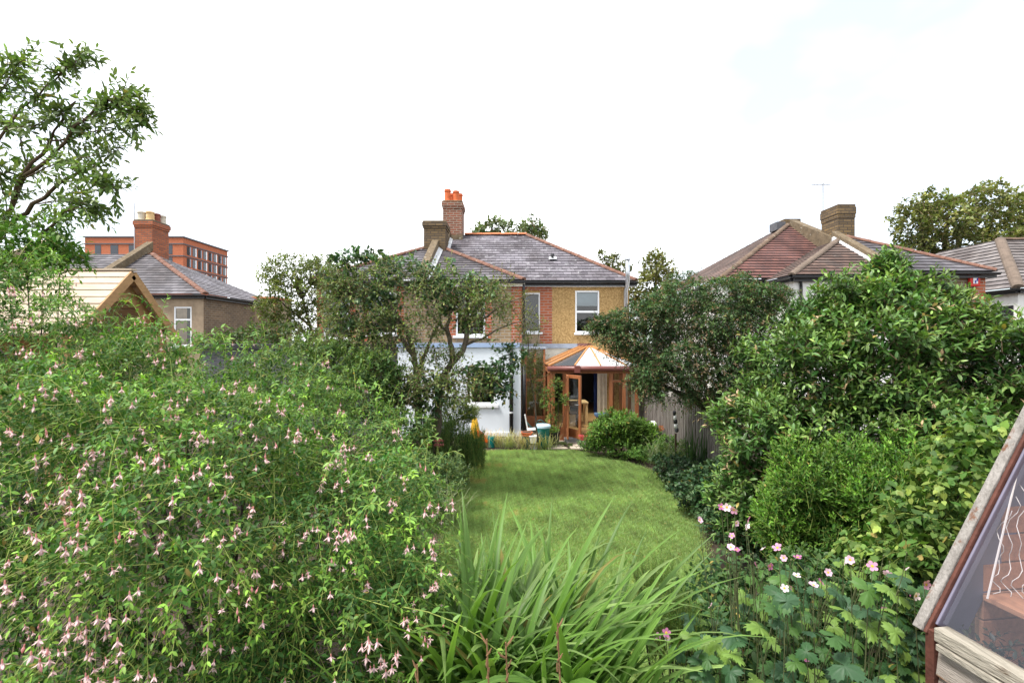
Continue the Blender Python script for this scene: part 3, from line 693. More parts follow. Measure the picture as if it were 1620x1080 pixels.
for x in (cx0, cx1): box('head_beam', 'orange_wood', CV, x-.05, x+.05, cy0+.071, 17.5, ct-.14, ct-.02)
mb = MB().tube([(cx0-.1,cy0-.12,ct+.0),(cx1+.1,cy0-.12,ct+.0)], .075, 10); g_ = mb.build('gutter', 'maroon_gutter', CV, smooth=True)
box('hopper', 'maroon_gutter', g_, 1.78, 1.95, cy0-.22, cy0-.06, ct-.12, ct+.09, .01)
# hipped glazed roof: ridge from the wall towards the camera
ap = Vector((2.42, 15.15, 2.74)); bk = Vector((2.42, 17.55, 2.74)); e0 = Vector((cx0-.06, cy0-.1, ct+.06)); e1 = Vector((cx1+.06, cy0-.1, ct+.06))
e0b = Vector((cx0-.06, 17.55, ct+.06)); e1b = Vector((cx1+.06, 17.55, ct+.06))
def panel(pts, m='polycarbonate'):
    p = [Vector(q) for q in pts]; n = (p[1]-p[0]).cross(p[2]-p[0]).normalized() * .022; k = len(p)
    if n.z < 0: n = -n
    MB().add([q - n*.3 for q in p] + [q + n for q in p], [tuple(range(k))[::-1], tuple(range(k, 2*k))] + [(i, (i+1) % k, k+(i+1) % k, k+i) for i in range(k)]).build('roof_panel', m, CV)
fx = [e0.lerp(e1, q) for q in (0, .28, .56, .84, 1)]
for i in range(4): panel([fx[i], fx[i+1], ap + Vector((.02*(i-1), 0, 0)), ap + Vector((.02*(i-2), 0, 0))] if False else [fx[i], fx[i+1], ap], 'clear_glass' if i == 0 else 'polycarbonate')
for i in range(3):
    panel([e0.lerp(e0b, i/3), e0.lerp(e0b, (i+1)/3), ap.lerp(bk, (i+1)/3), ap.lerp(bk, i/3)], 'clear_glass'); panel([e1.lerp(e1b, i/3), e1.lerp(e1b, (i+1)/3), ap.lerp(bk, (i+1)/3), ap.lerp(bk, i/3)])
for q in fx: MB().bar(q + Vector((0,0,.03)), ap + Vector((0,0,.03)), .055 if q in (fx[0], fx[4]) else .035, .05).build('glazing_bar', 'pale_orange_wood', CV)
for i in (1, 2, 3):
    MB().bar(e0.lerp(e0b, i/3) + Vector((0,0,.03)), ap.lerp(bk, i/3) + Vector((0,0,.03)), .045, .05).build('glazing_bar', 'pale_orange_wood', CV)
    MB().bar(e1.lerp(e1b, i/3) + Vector((0,0,.03)), ap.lerp(bk, i/3) + Vector((0,0,.03)), .045, .05).build('glazing_bar', 'pale_orange_wood', CV)
MB().bar(ap + Vector((0,-.05,.05)), bk + Vector((0,0,.05)), .12, .09).build('ridge_cap', 'maroon_gutter', CV)
def glazed_door(parent, x, y, dx, dy, z0, z1, w):
    d = Vector((dx, dy, 0)).normalized(); n = Vector((-d.y, d.x, 0)); o = Vector((x, y, 0))
    mb = MB(); P = lambda s, z: o + d * s + Vector((0, 0, z))
    for s in (.05, w - .05): mb.bar(P(s, z0), P(s, z1), .09, .045, up=n)
    for z, h in ((z0 + .12, .24), (z1 - .05, .1)): mb.bar(P(.095, z), P(w - .095, z), .045, h)
    dr = mb.build('door', 'orange_wood', parent, bevel=.004)
    MB().quad(P(.09, z0+.24), P(w-.09, z0+.24), P(w-.09, z1-.1), P(.09, z1-.1)).build('pane', 'clear_glass', dr)
    MB().tube([P(w-.06, 1.15) - n*.03, P(w-.06, 1.15) - n*.09, P(w-.16, 1.15) - n*.09], .012, 6).build('handle', 'aluminium', dr)
    return dr
glazed_door(CV, 1.57, cy0-.06, -.05, -1, .2, ct-.16, .62).location = (0, 0, 0)
glazed_door(CV, 1.56, cy0-.10, .5, -.86, .2, ct-.16, .68)
SR = root('sunroom', (.75, 15.6, 0), 'narrow brown-framed glazed sunroom between pale extension and conservatory', 'sunroom')
for x in (.44, .74, 1.04): box('post', 'orange_wood', SR, x-.035, x+.035, 15.55, 15.63, .1, 2.66, .006)
box('transom', 'orange_wood', SR, .4, 1.08, 15.54, 15.64, 1.62, 1.71); box('rail', 'orange_wood', SR, .4, 1.08, 15.54, 15.64, .1, .5)
for x0, x1 in ((.475,.705),(.775,1.005)):
    for z0, z1 in ((.5,1.62),(1.71,2.66)): MB().quad((x0,15.6,z0),(x1,15.6,z0),(x1,15.6,z1),(x0,15.6,z1)).build('pane', 'clear_glass', SR)
box('roof', 'lead', SR, .3, 1.1, 15.5, 17.55, 2.665, 2.72); box('lead_flashing', 'lead', SR, .35, 2.45, 17.42, 17.58, 2.66, 2.82)
box('wall', 'cream_wall', SR, 1.13, 2.3, 17.5, 17.57, 2.2, 2.655)
# furniture inside
T1 = root('dining_table', (1.95, 15.7, cz), 'pale wooden table just inside the open conservatory doors', 'table')
box('table_top', 'pale_wood', T1, 1.75, 2.42, 15.3, 16.0, .93, .98, .006)
for x in (1.8, 2.37):
    for y in (15.36, 15.94): box('leg', 'pale_wood', T1, x-.035, x+.035, y-.035, y+.035, cz, .93)
C1 = root('dining_chair', (1.85, 15.0, cz), 'dark turned-leg wooden chair half hidden behind the open glazed door', 'chair')
for x in (1.72, 2.02):
    for y in (14.9, 15.2): MB().tube([(x,y,cz),(x,y,.42),(x,y,.66)], [.016,.022,.018], 8).build('leg', 'dark_wood', C1, smooth=True)
box('seat', 'dark_wood', C1, 1.69, 2.05, 14.87, 15.24, .66, .70, .01)
for x in (1.72, 2.02): MB().tube([(x,14.9,.7),(x,14.86,1.1)], .016, 8).build('back_post', 'dark_wood', C1)
box('backrest', 'dark_wood', C1, 1.72, 2.02, 14.85, 14.88, .9, 1.08)
C2 = root('cushioned_stool', (2.75, 14.7, cz), 'dark wooden stool with pale blue cushion inside conservatory on the right', 'stool')
for x in (2.6, 2.92):
    for y in (14.55, 14.85): MB().tube([(x,y,cz),(x,y,.62)], .018, 6).build('leg', 'dark_wood', C2)
box('cushion', 'blue_cushion', C2, 2.52, 3.0, 14.5, 14.9, .62, .72, .03)
def curtain(name, m, x0, x1, y, z0, z1, label):
    n = 24; mb = MB(); vs_ = []
    for i in range(n + 1):
        x = x0 + (x1 - x0) * i / n; yy = y + .03 * math.sin(i * 1.9)
        vs_ += [(x, yy, z0), (x, yy, z1)]
    mb.add(vs_, [(2*i, 2*i+2, 2*i+3, 2*i+1) for i in range(n)])
    return tag(mb.build(name, m, None, smooth=True), label, 'curtain')
curtain('curtain', 'cream_curtain', 2.98, 3.32, 16.9, .3, 2.2, 'cream curtain hanging inside the conservatory on the right')
curtain('curtain', 'blue_curtain', 3.0, 3.25, 17.75, .3, 2.3, 'dark blue curtain in the doorway behind the cream one')
tag(box('picture_screen', 'black_plastic', None, 1.75, 2.75, 21.2, 21.28, 1.6, 2.2), 'dark rectangular screen on the far dining room wall', 'screen')

# ------------------------------------------------------------------ right-hand pair of houses
H3 = root('semi_detached_house', (9.5, 16, 0), 'white rendered house with red tiled hipped roof beyond the right-hand fence', 'house')
box('wall', 'white_render', H3, 7.32, 11.88, 16.75, 25, 0, 5.0); box('wing_wall', 'white_render', H3, 8.82, 11.88, 15.1, 16.74, 0, 4.9)
f4 = roof_slope(H3, [(7.1,16.5,5.05),(11.9,16.5,5.05),(12.0,21,7.95)], 'red_tile', .24, .03)
f5 = roof_slope(H3, [(7.1,26,5.05),(7.1,16.5,5.05),(12,21,7.95),(12,22,7.95)], 'brown_tile', .24, .012)
f6 = roof_slope(H3, [(8.6,14.9,4.95),(11.9,14.9,4.95),(11.9,17.6,6.58)], 'brown_tile', .24, .03)
f7 = roof_slope(H3, [(8.6,17.2,4.95),(8.6,14.9,4.95),(11.9,17.6,6.58),(11.9,19.5,6.58)], 'brown_tile', .24, .02)
ridge(f4, (7.12,16.52,5.07), (12,21,7.98), 'ridge_brown', .11); ridge(f6, (8.62,14.92,4.97), (11.9,17.6,6.62), 'ridge_tan', .11)
gutter(H3, (8.6,14.88,4.92), (11.9,14.88,4.92)); gutter(H3, (8.58,17.0,4.92), (8.58,14.88,4.92), inner=(1,0,0)); gutter(H3, (7.1,16.48,5.02), (8.6,16.48,5.02))
MB().tube([(8.95,15.0,4.85),(9.0,15.05,4.6),(9.0,15.06,2.0)], .045, 8).build('downpipe', 'black_plastic', H3)
box('peak_block', 'chimney_yellow', H3, 11.9, 12.6, 21.1, 21.7, 7.5, 8.25); box('peak_flashing', 'grey_plank', H3, 11.5, 11.88, 21.0, 21.6, 7.75, 8.1)
pr = MB().hexa([(12.0,20.9,6.9),(12.3,20.9,6.9),(12.15,17.9,5.4),(11.85,17.9,5.4),(12.0,20.9,8.15),(12.3,20.9,8.15),(12.15,17.9,6.75),(11.85,17.9,6.75)]).build('parapet', 'stone_coping', H3)
w = (9.6, 10.6, 3.0, 4.5); window(H3, *w, 14.98, glass='far_glass', mid=3.9)
H4 = root('semi_detached_house', (13.4, 15.2, 0), 'brown brick house with slate hip and alarm box behind the big leafy shrub', 'house')
box('wall', 'brown_brick', H4, 11.9, 14.86, 15.2, 22, 0, 5.0); box('brick_quoin', 'red_brick', H4, 14.5, 14.868, 15.188, 15.5, 3.2, 5.0)
f8 = roof_slope(H4, [(11.9,15,5.08),(15.06,15,5.08),(12.3,17.9,6.78),(11.9,17.9,6.78)], 'slate_dark')
roof_slope(H4, [(15.06,15,5.08),(15.06,22.2,5.08),(12.3,20,6.78),(12.3,17.9,6.78)], 'slate_dark')
ridge(f8, (12.3,17.9,6.8), (15.04,15.02,5.1), 'ridge_red', .11); gutter(H4, (11.95,14.97,5.04), (15.1,14.97,5.04))
MB().hexa([(11.78,14.9,4.9),(12.06,14.9,4.9),(12.06,17.85,6.7),(11.78,17.85,6.7),(11.78,14.9,5.2),(12.06,14.9,5.2),(12.06,17.85,6.98),(11.78,17.85,6.98)]).build('parapet', 'stone_coping', H4, bevel=.03)
MB().hexa([(11.70,14.93,4.9),(11.779,14.93,4.9),(11.779,17.7,6.5),(11.70,17.7,6.5),(11.70,14.93,5.03),(11.779,14.93,5.07),(11.779,17.7,6.74),(11.70,17.7,6.68)]).build('flashing', 'flashing', H4)
chimney(H4, 12.0, 12.62, 17.8, 18.75, 6.2, 7.95, 'chimney_yellow', 'chimney_yellow', .035, .5)
window(H4, 12.6, 13.5, 3.0, 4.6, 15.1, glass='far_glass', mid=3.9)
AB = root('alarm_box', (14.46, 15.15, 4.8), 'small red alarm box with white panel on brown brick gable corner', 'alarm box')
box('casing', 'alarm_red', AB, 14.3, 14.62, 15.09, 15.18, 4.62, 4.96, .015); box('panel', 'alarm_white', AB, 14.385, 14.535, 15.075, 15.089, 4.70, 4.88, .01)
box('panel_mark', 'alarm_blue', AB, 14.485, 14.53, 15.068, 15.074, 4.78, 4.87); box('panel_mark', 'alarm_blue', AB, 14.43, 14.47, 15.068, 15.074, 4.72, 4.80)
def aerial(name, p, h, label, arms=True):
    a = root(name, p, label, 'aerial'); p = Vector(p)
    MB().tube([p, p + Vector((0, 0, h))], .03, 6).build('mast', 'aluminium', a)
    if arms:
        z = h - .08; MB().tube([p + Vector((-.45, 0, z)), p + Vector((.3, 0, z))], .012, 5).build('boom', 'aluminium', a)
        for k in range(6): MB().tube([p + Vector((-.42 + k*.13, -.16, z)), p + Vector((-.42 + k*.13, .16, z))], .008, 4).build('element', 'aluminium', a)
aerial('television_aerial', at(1302, 380, 18.9), 2.25, 'thin television aerial mast beside the square brown chimney')
H5 = root('rendered_house', (21, 18, 0), 'white rendered house with grey tiled hip at far right edge', 'house')
box('wall', 'white_render', H5, 18.05, 28, 17.25, 28, 0, 4.75)
f9 = roof_slope(H5, [(17.8,28,4.8),(17.8,17,4.8),(21.2,21,7.3),(21.2,24,7.3)], 'grey_tile', .3, .035)
roof_slope(H5, [(17.8,17,4.8),(29,17,4.8),(29,21,7.3),(21.2,21,7.3)], 'grey_tile', .3, .035); ridge(f9, (17.82,17.02,4.83), (21.2,21,7.33), 'ridge_tan', .17); ridge(f9, (21.2,21,7.33), (29,21,7.33), 'ridge_brown', .13)
gutter(H5, (17.8,28,4.77), (17.8,17,4.77), inner=(1,0,0)); gutter(H5, (17.8,16.98,4.77), (29,16.98,4.77))
box('window', 'far_glass', H5, 18.02, 18.06, 17.4, 18.2, 3.0, 4.2, label='grey window in the white flank wall')

# ------------------------------------------------------------------ left-hand house, apartment block, playhouse
H6 = root('hipped_house', (-15, 22, 0), 'tan house with slate hip and red brick chimney behind the playhouse roof', 'house')
w6 = (-14.82, -14.05, 2.7, 4.42)
body(H6, 'wall', 'tan_render', -26, -13.52, 21.2, 28, 4.9, [w6]); window(H6, *w6, 21.2, mid=3.85, blind=0)
MB().quad((-13.505,21.19,0),(-13.505,25.4,0),(-13.505,25.4,4.9),(-13.505,21.19,4.9)).build('side_wall', 'brown_brick', H6)
fa = roof_slope(H6, [(-27,21,4.96),(-13.3,21,4.96),(-18.2,24.5,7.3),(-27,24.5,7.3)], 'slate_dark')
fb = roof_slope(H6, [(-13.3,21,4.96),(-13.3,28,4.96),(-18.2,24.7,7.3),(-18.2,24.5,7.3)], 'slate')
ridge(fa, (-18.2,24.5,7.33), (-13.32,21.02,4.98), 'ridge_red', .13); gutter(H6, (-27,20.98,4.93), (-13.3,20.98,4.93)); gutter(H6, (-13.28,21,4.93), (-13.28,28,4.93), inner=(-1,0,0))
chl = chimney(H6, -19.5, -18.6, 25.0, 26.2, 6.0, 9.2, 'chimney_red', corb=.07, capz=.4)
for x, y, mm, r in ((-19.3,25.2,'pot_cream',.17),(-18.85,25.2,'pot_yellow',.17),(-19.1,25.6,'pot_brown',.15),(-18.8,25.6,'pot_brown',.15),(-18.8,26.0,'pot_cream',.16)): pot(chl, x, y, 9.2, mm, r * 1.12, .44)
MB().hexa([(-18.9,21.0,5.0),(-18.55,21.0,5.0),(-18.55,25.0,7.6),(-18.9,25.0,7.6),(-18.9,21.0,5.35),(-18.55,21.0,5.35),(-18.55,25.0,8.05),(-18.9,25.0,8.05)]).build('parapet', 'stone_coping', H6)
MB().hexa([(-24,20.9,5.2),(-23.6,20.9,5.2),(-23.6,25.0,7.6),(-24,25.0,7.6),(-24,20.9,5.9),(-23.6,20.9,5.9),(-23.6,25.0,8.25),(-24,25.0,8.25)]).build('parapet', 'tan_render', H6)
box('rear_block', 'tan_render', H6, -15, -12.75, 26, 28, 0, 5.2); box('brick_quoin', 'red_brick', H6, -12.85, -12.748, 25.99, 26.3, 0, 5.2); box('coping', 'ridge_bright', H6, -15.1, -12.65, 25.9, 28.1, 5.2, 5.3)
aerial('television_aerial', at(213, 400, 25.2), 2.6, 'thin grey pole aerial against the red brick chimney on the left', arms=False)

AP = root('apartment_block', (-70, 92, 0), 'distant orange brick apartment block with flat roof and dark bands', 'apartment block')
def apart():
    ax, ay, ah = -61.2, 90.0, 22.2; bx, by = -62.6, 104.0
    box('wall', 'apartment_brick', AP, -79.5, ax, ay, by, 0, ah); box('roof_coping', 'grey_plank', AP, -79.7, ax+.2, ay-.2, by+.2, ah, ah+.25)
    for z in (20.95, 18.7, 16.45, 14.2, 11.95):
        box('floor_band', 'grey_plank', AP, -79.6, ax+.12, ay-.14, by+.1, z, z+.2)
    for z in (19.2, 16.95, 14.7, 12.45):
        for x0, x1 in ((-77.5,-76.6),(-74.6,-73.4),(-71.2,-67.6),(-64.6,-63.3)):
            w_ = box('window', 'far_glass', AP, x0, x1, ay-.05, ay+.05, z, z+1.55)
            box('frame', 'grey_plank', w_, x0-.12, x1+.12, ay-.035, ay+.02, z-.1, z+1.65)
            if x1 - x0 > 2: box('panel', 'upvc', w_, x1-1.1, x1-.5, ay-.09, ay-.051, z, z+1.2)
        for k in range(8):
            y = ay + 1.0 + k * 1.62
            w_ = box('window', 'far_glass' if k % 2 else 'dark_interior', AP, ax-.05, ax+.05, y, y+.75, z, z+1.6)
            box('panel', 'upvc' if k % 2 else 'lead', w_, ax-.04, ax+.07, y+.8, y+1.1, z, z+1.6)
apart()

PH = root('playhouse', (-7.5, 8, 0), 'new pale timber playhouse with planked gable roof at left', 'playhouse')
rx0, rx1, ry, rz = -8.7, -6.28, 8.0, 4.05
for sgn in (-1, 1):
    n_ = 9
    for k in range(n_):       # overlapping planks, eave to ridge
        s0 = 1.5 - k * .165; s1 = s0 - .175; lift = .022
        a = lambda s, l: (ry + sgn * s * .7071 + sgn * l * .7071, rz - s * .7071 + l * .7071)
        (ya, za), (yb, zb) = a(s0, lift + .02), a(max(s1, .0), .005 + .02); (yc, zc), (yd, zd) = a(s0, lift), a(max(s1, .0), .005)
        o = MB().hexa([(rx0,yc,zc),(rx1,yc,zc),(rx1,yd,zd),(rx0,yd,zd),(rx0,ya,za),(rx1,ya,za),(rx1,yb,zb),(rx0,yb,zb)]).build('roof_plank', 'new_timber', PH, bevel=.004)
    MB().bar((rx1+.012, ry, rz-.05), (rx1+.012, ry+sgn*1.1, rz-1.15), .03, .14).build('barge_board', 'honey_timber', PH)
MB().bar((rx0, ry, rz+.035), (rx1+.03, ry, rz+.035), .11, .03).build('ridge_board', 'new_timber', PH)
MB().bar((rx1+.012, ry, rz-.16), (rx1+.012, ry, rz+.015), .03, .14).build('barge_board', 'honey_timber', PH)
# gable panel with an arched opening
mb = MB(); arc = [(ry + .42*math.cos(q), 3.15 + .42*math.sin(q)) for q in np.linspace(math.pi, 0, 13)]
outr = [(ry-1.0, 3.02)] + [(ry + (q - .5) * 1.9, rz - .05 - abs(q - .5) * 1.9) for q in np.linspace(0, 1, 11)] + [(ry+1.0, 3.02)]
for i in range(12):
    mb.quad((rx1-.15, *arc[i]), (rx1-.15, *arc[i+1]), (rx1-.15, *outr[i+1]), (rx1-.15, *outr[i]))
mb.build('gable_panel', 'honey_timber', PH)
for y in (ry-.95, ry+.95):
    for x in (rx0+.15, rx1-.2): box('post', 'honey_timber', PH, x-.05, x+.05, y-.05, y+.05, 0, 3.1)
for k in range(9): box('deck_board', 'honey_timber', PH, rx0+.1, rx1-.1, ry-.95+k*.215, ry-.95+k*.215+.2, 1.5, 1.54)
for k in range(5): box('side_board', 'honey_timber', PH, rx0+.1, rx1-.15, ry-1.02, ry-1.0, 1.56+k*.16, 1.7+k*.16)
box('back_panel', 'honey_timber', PH, rx0+.1, rx0+.14, ry-.9, ry+.9, 1.56, 3.0)

# ------------------------------------------------------------------ boundary fence
FN = root('fence', (3.9, 9, 0), 'weathered grey close-boarded fence along the right side of the garden', 'fence')
random.seed(8)
bms = []
for v in range(6):
    me = bpy.data.meshes.new('board'); mb = MB(); wv = random.uniform(.105, .12)
    mb.hexa([(-.02,0,.0),(-.002,0,0),(.008,wv,0),(-.006,wv,0),(-.02,0,1.5),(-.002,0,1.5),(.008,wv,1.5),(-.006,wv,1.5)])
    me.from_pydata(mb.v, [], mb.f); me.materials.append(M['fence_board']); bms.append(me)
y = 4.0; k = 0
while y < 14.6:
    o = bpy.data.objects.new('board', bms[k % 6]); link(o, FN)
    o.location = (3.88 + random.uniform(-.006, .006) + max(0, (9 - y)) * .12, y, .04); o.rotation_euler = (random.uniform(-.008, .008), 0, 0)
    o.scale = (1, 1, (1.0 if y > 11.7 else 1.08) + random.uniform(-.012, .012)); y += .1; k += 1
for y in (5.0, 7.2, 9.4, 11.6, 13.8): box('post', 'fence_board', FN, 3.93 + max(0,(9-y))*.12, 4.03 + max(0,(9-y))*.12, y-.05, y+.05, 0, 1.62)
for z in (.4, 1.2): MB().bar((3.93,14.5,z), (3.93,9.0,z), .06, .08).build('rail', 'fence_board', FN)

# ------------------------------------------------------------------ potting shed at the right edge
SHC = Vector((1.92, 2.2, 1.62)); SA = Vector((.146, -1, 0)).normalized(); SB = Vector((1, .146, 0)).normalized()
def S(u, v, z): q = SHC + SA * u + SB * v; return Vector((q.x, q.y, z))
SL = .89 / .55
def zs(v): return 1.62 + SL * v
SH = root('potting_shed', (2.2, 1.8, 0), 'weathered timber potting shed with steep glazed side at right edge', 'shed')
def sbox(name, m, u0, u1, v0, v1, z0, z1, bevel=.003, par=SH):
    return MB().hexa([S(u0,v0,z0),S(u1,v0,z0),S(u1,v1,z0),S(u0,v1,z0),S(u0,v0,z1),S(u1,v0,z1),S(u1,v1,z1),S(u0,v1,z1)]).build(name, m, par, bevel=bevel)
for k in range(12):       # lapped cladding, each board tilted outwards at its foot
    z1 = 1.548 - k * .128; z0 = z1 - .14
    if z0 < 0: break
    MB().hexa([S(.03,-.028,z0),S(1.7,-.028,z0),S(1.7,-.004,z0),S(.03,-.004,z0),S(.03,-.008,z1),S(1.7,-.008,z1),S(1.7,.004,z1),S(.03,.004,z1)]).build('cladding_board', 'weathered_paint', SH, bevel=.003)
sbox('corner_trim', 'red_edge', -.012, .028, -.034, .02, 0, 1.60)
sbox('sill_rail', 'weathered_rail', .036, 1.7, -.045, .03, 1.567, 1.628, .006); sbox('sill_rail', 'weathered_rail', .05, 1.7, -.052, -.01, 1.535, 1.563, .004)
def rake(name, m, u0, u1, l0, l1, s0, s1):
    n = Vector((-math.sin(math.atan(SL)), 0, math.cos(math.atan(SL)))); nn = SB * n.x + Vector((0, 0, n.z))
    p = []
    for l in (l0, l1):
        for (u, s) in ((u0, s0), (u1, s0), (u1, s1), (u0, s1)): p.append(S(u, s, zs(s)) + nn * l)
    return MB().hexa(p).build(name, m, SH, bevel=.004)
rake('rake_board', 'grey_rake', -.056, -.012, -.06, .03, -.03, 1.0); rake('rake_edge', 'red_edge', -.0115, .004, -.06, .02, -.03, 1.0)
rake('glazing_frame', 'purple_grey', .005, .016, -.05, .004, .0, 1.0)
MB().quad(S(.03,.01,zs(.01)), S(1.7,.01,zs(.01)), S(1.7,1.0,zs(1.0)), S(.03,1.0,zs(1.0))).build('pane', 'shed_glass', SH)
rake('glazing_bar', 'grey_rake', .78, .82, -.05, .02, .0, 1.0)
# far end: inner frame, a window with the shrubs behind it, boards below
rake('end_frame', 'purple_grey', -.05, -.013, -.20, -.061, .0, 1.0)
MB().quad(S(-.03,.10,1.45), S(-.03,1.3,1.45), S(-.03,1.3,3.1), S(-.03,1.0,3.1)).build('pane', 'clear_glass', SH)
for k in range(16): sbox('end_board', 'cedar', -.05, -.012, .03 if k < 11 else (.28 if k < 14 else .38), 1.9, .02 + k*.132, .145 + k*.132)
sbox('wall', 'cedar', -.05, 1.7, 1.9, 1.94, 0, 3.1); sbox('roof_panel', 'red_edge', -.1, 1.75, 1.0, 1.97, zs(1.0)-.02, zs(1.0)+.02)
for k in range(7): sbox('bench_board', 'cedar', -.008, 1.5, .27 + k*.145, .27 + k*.145 + .138, 1.70, 1.725)
sbox('bench_support', 'cedar', .5, .55, .28, .32, .0, 1.70); sbox('floor', 'dark_interior', -.04, 1.7, .0, 1.9, .0, .03)
def wavy(seed, u0, v0, z0, u1, v1, z1, r=.0018):
    rr = random.Random(seed); a = S(u0, v0, z0); b_ = S(u1, v1, z1); pts = []
    for i in range(17):
        q = a.lerp(b_, i / 16); q += SB * (.02 * math.sin(i * .9 + seed)) + SA * (.015 * math.sin(i * 1.3 + seed)) - Vector((0, 0, .05 * math.sin(math.pi * i / 16))); pts.append(q)
    MB().tube(pts, r, 5).build('string', 'string', SH, smooth=True)
for i in range(5): wavy(i, .05 + .02*i, .25 + .035*i, 1.76, .01, .37 + .05*i, 2.12 + .06*i)
MB().tube([S(.05,.22,1.74), S(.01,.44,2.3)], .004, 5).build('string', 'string', SH)

# ------------------------------------------------------------------ pots, bin and other things by the house
B1 = root('compost_bin', (.84, 13.15, 0), 'round teal plastic bin with pale blue lid on the patio edge', 'bin')
MB().lathe((.84,13.15,.02), [(.14,0),(.15,.02),(.185,.5),(.2,.52),(.2,.55)], 24).build('body', 'teal_plastic', B1, smooth=True)
MB().lathe((.84,13.15,.57), [(.215,0),(.215,.05),(.19,.075),(.05,.085)], 24).build('lid', 'bin_lid', B1, smooth=False)
def tub(name, x, y, z, r, h, m, label, cat='pot'):
    t = root(name, (x, y, z), label, cat)
    MB().lathe((x,y,z), [(r*.8,0),(r*.82,.01),(r*.97,h*.85),(r*1.06,h*.87),(r*1.06,h),(r*.93,h),(r*.9,h*.85)], 22).build('body', m, t, smooth=False)
    MB().lathe((x,y,z+h*.8), [(r*.9,0),(r*.9,.02)], 16).build('compost', 'soil', t)
    return t
tub('plant_pot', 1.17, 13.45, .05, .165, .34, 'black_plastic', 'black round plastic planter beside the teal bin')
tub('plant_pot', .42, 13.6, .1, .15, .3, 'black_plastic', 'black tub holding a white plastic seat behind the bin')
tub('plant_pot', .40, 13.05, .36, .15, .1, 'terracotta', 'shallow orange terracotta bowl left of the teal bin')
tag(box('crate', 'dark_green_plastic', None, .26, .56, 12.95, 13.2, 0, .355, .01), 'dark crate under the shallow terracotta bowl', 'crate')
WB = root('storage_box', (.58, 12.95, 0), 'small white plastic box between terracotta bowl and teal bin', 'box')
MB().hexa([(.49,12.88,.18),(.66,12.88,.18),(.66,13.03,.18),(.49,13.03,.18),(.47,12.86,.36),(.68,12.86,.36),(.68,13.05,.36),(.47,13.05,.36)]).build('body', 'white_plastic', WB, bevel=.01)
box('rim', 'white_plastic', WB, .46, .69, 12.85, 13.06, .36, .38, .006); box('block', 'stone_grey', WB, .5, .66, 12.9, 13.02, 0, .178)
WS = root('folding_seat', (.5, 13.6, .4), 'white plastic folding seat lying in the black tub', 'seat')
MB().bar((.44,13.55,.42), (.36,13.55,.86), .05, .035).build('backrest', 'white_plastic', WS, bevel=.008); MB().bar((.42,13.55,.44), (.78,13.55,.46), .3, .035).build('seat', 'white_plastic', WS, bevel=.008)
WC = root('watering_can', (.80, 13.7, .3), 'dark green plastic watering can behind the teal bin', 'watering can')
MB().lathe((.80,13.7,.3), [(.15,0),(.16,.02),(.16,.22),(.12,.29),(.05,.3)], 20).build('body', 'dark_green_plastic', WC, smooth=True)
MB().tube([(.72,13.7,.58),(.74,13.7,.66),(.82,13.7,.68),(.92,13.7,.6),(.96,13.7,.48)], .018, 8).build('handle', 'dark_green_plastic', WC, smooth=True)
MB().tube([(.68,13.7,.36),(.52,13.66,.5),(.42,13.64,.62)], [.03,.022,.02], 8).build('spout', 'dark_green_plastic', WC, smooth=True)
tag(box('block', 'stone_grey', None, .66, .96, 13.58, 13.86, .02, .298, .015), 'grey block under the dark green watering can', 'block')
YT = root('toy_slide', (-.98, 13.4, 0), 'yellow and orange plastic toy slide against the pale wall', 'toy')
MB().hexa([(-1.2,13.2,0),(-.8,13.2,0),(-.8,13.6,0),(-1.2,13.6,0),(-1.1,13.3,.78),(-.98,13.3,.8),(-.98,13.5,.8),(-1.1,13.5,.78)]).build('body', 'yellow_plastic', YT, bevel=.03)
MB().hexa([(-.96,13.22,.2),(-.66,13.22,.12),(-.66,13.55,.12),(-.96,13.55,.2),(-.98,13.22,.5),(-.64,13.22,.2),(-.64,13.55,.2),(-.98,13.55,.5)]).build('chute', 'orange_plastic', YT, bevel=.02)
MB().lathe((-.56,13.3,.0), [(.10,0),(.12,.25),(.1,.3)], 14).build('bucket', 'teal_plastic', YT)
BG = at(1033, 668, 12.9)
bag = MB(); rr = random.Random(4); vs_ = []
for i in range(7):
    for k in range(14):
        a = k * 2 * math.pi / 14; r_ = .115 * math.sin(math.pi * (.12 + .8 * i / 6)) ** .6 * (1 + rr.uniform(-.1, .1)); vs_.append((BG.x + r_ * math.cos(a), BG.y + r_ * math.sin(a), BG.z - .2 + .24 * i / 6))
bag.add(vs_, [(i*14+k, i*14+(k+1) % 14, (i+1)*14+(k+1) % 14, (i+1)*14+k) for i in range(6) for k in range(14)] + [tuple(range(14))[::-1], tuple(range(84, 98))])
BT = root('bag', (BG.x, BG.y, 0), 'crumpled white plastic sack propped against the fence', 'bag')
bag.build('sack', 'white_plastic', BT, smooth=True); box('support', 'stone_grey', BT, BG.x-.1, BG.x+.1, BG.y-.1, BG.y+.1, 0, BG.z-.18)
GS = root('garden_ornament', (3.55, 10.6, 0), 'black and white stacked garden ornament standing before the fence', 'ornament')
gp = at(1067, 655, 10.6)
for i, (z, r_, m_) in enumerate(((gp.z+.02,.035,'black_plastic'),(gp.z-.08,.035,'white_plastic'),(gp.z-.17,.042,'black_plastic'),(gp.z-.26,.045,'white_plastic'),(gp.z-.35,.04,'grey_plank'))):
    MB().lathe((gp.x+.012*i, gp.y, z-.05), [(r_*.5,0),(r_,.03),(r_,.08),(r_*.6,.11)], 14).build('segment', m_, GS, smooth=True)
MB().tube([(gp.x+.03, gp.y, gp.z-.42),(gp.x+.03, gp.y, 0)], .02, 6).build('stake', 'dark_wood', GS)

